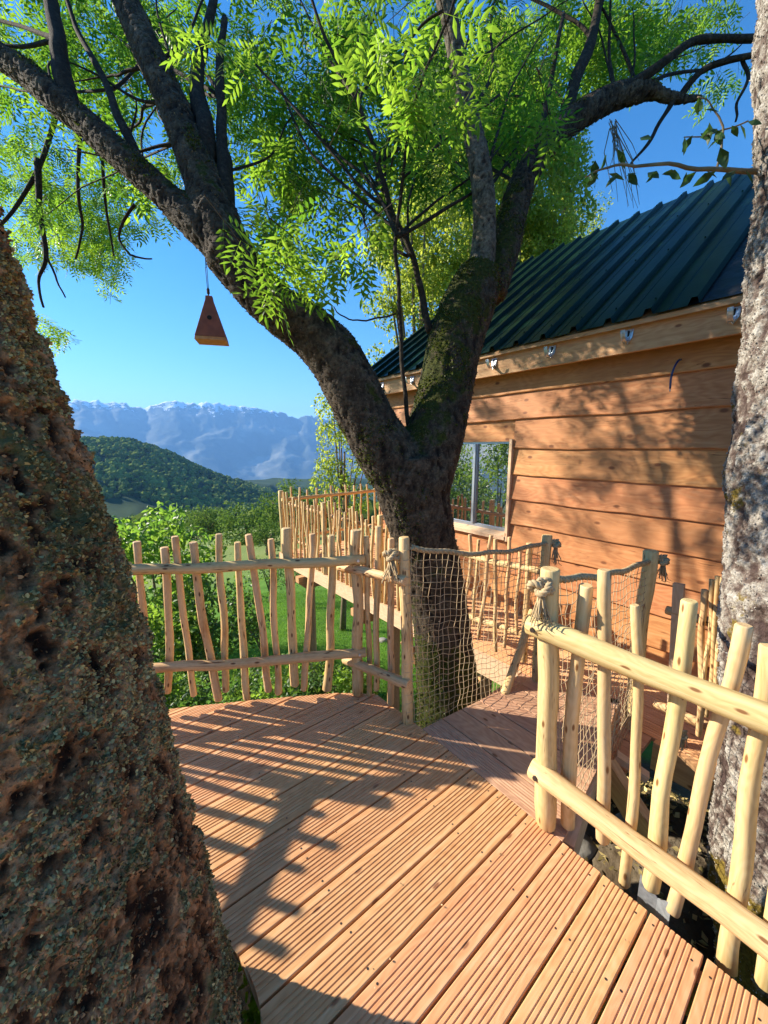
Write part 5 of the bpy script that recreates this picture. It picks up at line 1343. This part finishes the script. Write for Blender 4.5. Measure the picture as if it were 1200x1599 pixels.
def bushy(name, label, cat, base, blobs, per, size, mat, leaf=KITE, seed=1, trunk_r=.05, group=None, crown_name='crown', limbs=6):
    t_ = thing(name, base, label, cat, group); mb = MB(); base = Vector(base)
    cx = Vector((sum(b[0] for b in blobs) / len(blobs), sum(b[1] for b in blobs) / len(blobs), sum(b[2] for b in blobs) / len(blobs)))
    j = base.lerp(cx, .45); pts = [base - Vector((0, 0, .2)), base.lerp(j, .5) + Vector((rnd.uniform(-1, 1), rnd.uniform(-1, 1), 0)) * trunk_r, j, cx]
    tube(mb, pts, [trunk_r * 1.3, trunk_r, trunk_r * .8, trunk_r * .3], 8, True, .2)
    for b in rnd.sample(blobs, min(limbs, len(blobs))):
        e = Vector(b[:3]); tube(mb, [j.lerp(cx, rnd.uniform(-.3, .7)), (j + e) / 2 + Vector((0, 0, trunk_r * 2)), e], [trunk_r * .55, trunk_r * .35, trunk_r * .12], 6, True, .2)
    mb.build('trunk', M['stem'], t_, origin=base)
    pos, fwd, roll, sc, tint = cloud(blobs, per, size, seed); scatter(crown_name, leaf, pos, fwd, roll, sc, tint, M[mat], t_)
    return t_
def gz(x, y): return float(terrain_z(np.array([x]), np.array([y]))[0])
def blobs_in(c, r, n, br, seed, hemi=True):
    g = random.Random(seed); out = []
    while len(out) < n:
        d = Vector((g.uniform(-1, 1), g.uniform(-1, 1), g.uniform(-1, 1)))
        if d.length > 1 or d.length < .35: continue
        out.append((c[0] + d.x * r[0], c[1] + d.y * r[1], c[2] + d.z * r[2], br * g.uniform(.7, 1.25), br * g.uniform(.7, 1.25), br * g.uniform(.6, 1.0)))
    return out
# bright walnut left of the lawn
c = P(245, 905, 6.2); bushy('walnut_tree', 'young bright yellow-green tree just beyond the far left pickets', 'tree', (c.x, c.y, gz(c.x, c.y)), blobs_in(c, (1.0, 1.0, 1.15), 46, .30, 3), 900, .115, 'bushleaf', OV, 3, .05)
c = P(235, 940, 7.5); bushy('walnut_tree', 'second light green tree standing behind the brightest one near the near trunk', 'tree', (c.x - 1.0, c.y + 1, gz(c.x - 1, c.y + 1)), blobs_in((c.x - 1.0, c.y + 1, c.z), (1.5, 1.2, 1.3), 40, .38, 4), 600, .11, 'bushleaf', OV, 4, .05)
c = P(330, 985, 5.2); bushy('hazel_shrub', 'dark green shrub seen through the middle pickets above the deck edge', 'shrub', (c.x, c.y, gz(c.x, c.y)), blobs_in((c.x - .12, c.y, c.z), (.62, .6, .7), 34, .25, 5), 1300, .065, 'dark_leaf', KITE, 5, .03)
c = P(250, 1010, 5.0); bushy('hazel_shrub', 'leafy shrub against the near trunk, left of the dark one', 'shrub', (c.x, c.y, gz(c.x, c.y)), blobs_in(c, (.8, .7, .7), 36, .26, 6), 1200, .07, 'bushleaf', KITE, 6, .03)
c = P(415, 935, 7.6); bushy('hazel_shrub', 'darkest bush at the top left corner of the lawn', 'shrub', (c.x, c.y, gz(c.x, c.y)), blobs_in((c.x - .35, c.y, c.z - .3), (.36, .6, .6), 18, .24, 7), 1100, .065, 'dark_leaf', KITE, 7, .03)
# low growth below the deck edge
g = random.Random(4)
for i, (u, v, D, sx) in enumerate(((300, 1082, 3.3, .34), (365, 1075, 3.5, .36), (430, 1062, 3.7, .32), (500, 1058, 3.6, .28), (545, 1075, 3.3, .20), (250, 1100, 3.0, .34), (395, 1100, 3.0, .30), (480, 1095, 3.0, .22))):
    c = P(u, v, D); lab = ['leafy ground plant in front of the near trunk end of the deck', 'leafy ground plant under the second gap of pickets', 'pale green plant with sunlit leaves below the middle pickets', 'low dark plant at the foot of the lawn by the stones',
                           'small plant beside the corner post foot', 'low plant hard against the near trunk', 'low plant peeping over the deck edge, middle', 'low plant peeping over the deck edge near the corner'][i]
    bushy('ground_plant', lab, 'plant', (c.x, c.y, gz(c.x, c.y)), blobs_in((c.x, c.y, c.z), (sx, sx * .8, sx * .45), 9, .13, 40 + i), 5200, .05, ('bushleaf', 'dark_leaf')[i % 2], OV, 40 + i, .008, 'low plants along the far deck edge')
# strap-leaved clump
c = P(415, 1070, 3.35); cl = thing('strap_leaf_plant', (c.x, c.y, gz(c.x, c.y)), 'clump of arching strap leaves below the pickets', 'plant')
mb = MB()
for k in range(46):
    a = g.uniform(0, 6.28); l = g.uniform(.14, .26); b0 = c + Vector((0, 0, -.12)); d = Vector((math.cos(a), math.sin(a), 0)); sd_ = Vector((-d.y, d.x, 0)) * .006; V = []
    for t in (0, .35, .7, 1): 
        q = b0 + d * l * t * g.uniform(.9, 1.1) + Vector((0, 0, l * (1.5 * t - 1.35 * t * t))); ww = 1 - t * .9; V += [q + sd_ * ww, q - sd_ * ww]
    mb.add(V, [(0, 1, 3, 2), (2, 3, 5, 4), (4, 5, 7, 6)])
mb.build('leaves', M['bushleaf'], cl)
mb = MB(); tube(mb, [Vector((c.x, c.y, gz(c.x, c.y) - .05)), c + Vector((0, 0, -.1))], [.03, .02], 6); mb.build('stem', M['stem'], cl)
# plant in the trunk hole
c = P(400, 1580, 1.22); bushy('ground_plant', 'green plant seen down the gap beside the near trunk at the bottom edge', 'plant', (c.x, c.y, gz(c.x, c.y)), blobs_in((c.x + .03, c.y, c.z), (.12, .14, .1), 8, .08, 77), 12000, .045, 'bushleaf', OV, 77, .006)
# orchard row
for i, (u, v, D) in enumerate(((418, 893, 15), (452, 905, 13.5), (485, 915, 14.5), (515, 905, 16), (560, 915, 17), (600, 930, 18))):
    c = P(u, v, D); lab = ['leftmost small orchard tree at the back of the lawn', 'second small orchard tree from the left behind the lawn', 'orchard tree seen just left of the bearer end', 'orchard tree under the walkway edge board', 'orchard tree behind the walkway support', 'last orchard tree of the row, behind the post'][i]
    z0 = gz(c.x, c.y); bushy('orchard_tree', lab, 'tree', (c.x, c.y, z0), blobs_in((c.x, c.y, z0 + 1.35), (.85, .8, .45), 18, .34, 50 + i), 420, .075, 'dark_leaf', KITE, 50 + i, .05, 'small orchard trees behind the lawn')
# round trees beyond the meadow
for i, (u, v, D, rw, rh, sd_, lab) in enumerate(((388, 825, 42, 3.3, 2.7, 60, 'round dark tree on the meadow left of the porch post'), (452, 795, 48, 4.0, 3.4, 61, 'tall leafy tree rising behind the porch corner post'), (500, 800, 60, 4.2, 4.0, 62, 'leafy tree half hidden by the porch railing'),
                                            (330, 815, 62, 4.2, 2.6, 63, 'wide low tree beyond the meadow, above the bright tree'), (285, 822, 70, 4.5, 3.0, 64, 'broad tree above the bright young tree'), (420, 838, 30, 1.3, 1.1, 65, 'small round bush on the pale meadow'))):
    c = P(u, v, D); z0 = gz(c.x, c.y); bushy('meadow_tree', lab, 'tree', (c.x, c.y, z0), blobs_in((c.x, c.y, c.z), (rw, rw, rh), 46, rw * .27, sd_), 60 if D > 35 else 300, .34 if D > 35 else .16, 'fartree', KITE, sd_, .22, 'trees beyond the meadow')
# maples behind and left of the cabin
c = P(775, 380, 12.0)
bushy('maple_tree', 'tall yellow-green maple rising behind the cabin roof', 'tree', (c.x, c.y, gz(c.x, c.y)), blobs_in((c.x - .3, c.y, c.z + .6), (2.9, 2.2, 4.4), 170, .6, 70), 1150, .13, 'maple', OV, 70, .2, None, 'crown', 22)
c = P(655, 470, 10.5)
bushy('maple_tree', 'slimmer maple behind the left end of the roof', 'tree', (c.x, c.y, gz(c.x, c.y)), blobs_in((c.x, c.y, c.z), (1.4, 1.2, 3.3), 70, .45, 71), 1000, .11, 'maple', OV, 71, .12, None, 'crown', 14)
c = P(530, 700, 9.5)
bushy('maple_tree', 'yellow-green tree just left of the cabin, behind the leaning limb', 'tree', (c.x, c.y, gz(c.x, c.y)), blobs_in((c.x + .15, c.y, c.z - .1), (.75, .8, 1.7), 46, .30, 72), 900, .09, 'maple', OV, 72, .07, None, 'crown', 12)
c = P(900, 345, 16)
bushy('maple_tree', 'pale treetop just showing over the ridge right of the big maple', 'tree', (c.x, c.y, gz(c.x, c.y)), blobs_in((c.x + .3, c.y, c.z - 1.2), (1.2, 1.2, 1.9), 36, .5, 73), 420, .1, 'maple', OV, 73, .1, None)
# bushes left of the deck (mirrored in the window)
for i, (x, y, h_, rw) in enumerate(((-8.0, 3.4, 2.3, 1.6), (-9.0, 1.4, 2.6, 1.8), (-6.2, 4.8, .6, 1.2), (-9.5, 5.0, 2.0, 1.8), (-8.6, -.8, 2.4, 1.8))):
    lab = ['tall hedge bush left of the deck, mirrored in the middle of the cabin window', 'tall hedge bush left of the side railing', 'lower hedge bush outside the left corner of the deck', 'hedge bush farthest left beyond the lawn edge', 'hedge bush left of the deck behind the camera'][i]
    z0 = gz(x, y); bushy('hedge_bush', lab, 'bush', (x, y, z0), blobs_in((x, y, (z0 + h_) / 2 + .3), (rw, rw * .8, (h_ - z0) / 2), 60, .46, 80 + i), 420, .13, 'bushleaf', OV, 80 + i, .06, 'hedge bushes left of the deck')
# lawn grass and stones
g = np.random.default_rng(2); n = 90000
a = g.uniform(-.42, .12, n); r = g.uniform(4.6, 17, n) ; x, y = np.sin(a) * r, np.cos(a) * r; z = terrain_z(x, y)
BL = (np.array([(0, -.06, 0), (0, .06, 0), (.55, .03, .0), (1, 0, -.12)]), np.array([(0, 1, 2), (0, 2, 3)]))
fw = g.normal(size=(n, 3)) * .45 + np.array([0, 0, 1.0])
o = scatter('lawn_grass', BL, np.stack([x, y, z], -1), fw, g.uniform(0, 6.3, n), g.uniform(.03, .075, n) * (1 + r * .03), np.clip(.5 + .3 * vnoise(np.stack([x, y, z], -1) * 1.3) + .2 * g.normal(size=n), 0, 1), M['grassblade'], None); tag(o, kind='stuff')
# leaf litter and stones near the trunk feet
n = 5000; x = g.uniform(.1, 3.0, n); y = g.uniform(.2, 4.2, n); z = terrain_z(x, y) + .01
o = scatter('leaf_litter', KITE, np.stack([x, y, z], -1), g.normal(size=(n, 3)) * np.array([1, 1, .25]), g.uniform(0, 6.3, n), g.uniform(.02, .06, n), g.uniform(0, 1, n), M['lichen'], None); tag(o, kind='stuff')
SV, SF = ico(2)
for i, (u, v, D, r_) in enumerate(((905, 1330, 2.45, .10), (975, 1345, 2.5, .09), (598, 935, 9.0, .14), (575, 1000, 6.0, .12), (560, 1030, 5.2, .11), (400, 985, 7.0, .14), (1000, 1395, 2.3, .07), (540, 1045, 4.8, .09))):
    c = P(u, v, D); zz = gz(c.x, c.y); q = SV * (1 + .25 * vnoise(SV * 1.7 + i * 5))[:, None] * np.array([r_, r_ * .8, r_ * .55])
    lab = ['grey stone in the shade beneath the first right picket', 'grey stone beneath the third right picket', 'pale stone at the edge of the lawn behind the net post', 'dark stone at the lower lawn edge', 'mossy stone nearer the corner post', 'pale stone half hidden by shrubs left of the lawn', 'small stone by the steel bracket', 'small stone nearest the corner post foot'][i]
    o = fast_mesh('stone', q + np.array([c.x, c.y, zz + r_ * .25]), SF, M['stone'], None, None, True); tag(o, lab, 'stone', 'garden stones')
# bent steel post shoe under the right railing
mb = MB(); c = RR_(1018, 1385, -.05); ud = Vector((pd[0], pd[1], 0)); on = Vector((.741, .672, 0))
V = [c + ud * -.035 + Vector((0, 0, .02)), c + ud * .02 + Vector((0, 0, -.03)), c + ud * .02 + Vector((0, 0, -.16)), c + ud * -.035 + Vector((0, 0, -.12)), c + ud * .06 + on * -.02 + Vector((0, 0, .01)), c + ud * .06 + on * -.02 + Vector((0, 0, -.16))]
V += [v + on * .003 for v in V]
mb.add(V, [(0, 1, 2, 3), (1, 4, 5, 2), (9, 8, 7, 6), (8, 11, 10, 7), (0, 6, 7, 1), (1, 7, 10, 4), (3, 2, 8, 9), (2, 5, 11, 8)]); o = mb.build('steel_bracket', M['galv'], rail_r)

# chips and dry leaf bits left on the boards
g = np.random.default_rng(12); n = 260; x = g.uniform(-1.2, 1.7, n); y = g.uniform(-.2, 2.1, n); keep = (x * .782 + y * .623 < 1.28) & ((x + .656) ** 2 + (y - .617) ** 2 > .16); x, y = x[keep], y[keep]; n = len(x)
fw = g.normal(size=(n, 3)) * np.array([1, 1, .15]); o = scatter('wood_chips', KITE, np.stack([x, y, np.full(n, .0035)], -1), fw, g.normal(size=n) * .3, g.uniform(.003, .011, n), g.uniform(0, 1, n), M['chip'], None); tag(o, kind='stuff')

# ================================================================== haze
m, nt, b = new_mat('valley_haze'); nt.nodes.remove(b)
pv = N(nt, 'ShaderNodeVolumePrincipled'); pv.inputs['Color'].default_value = (.22, .50, 1.0, 1); pv.inputs['Density'].default_value = 7.6e-5; pv.inputs['Anisotropy'].default_value = .1
L(nt, pv.outputs[0], nt.nodes['Material Output'].inputs['Volume'])
mb = MB(); box(mb, (0, 0, 300), Vector((17500, 0, 0)), Vector((0, 17500, 0)), Vector((0, 0, 1320)))
o = mb.build('haze', m, None); tag(o, kind='stuff')
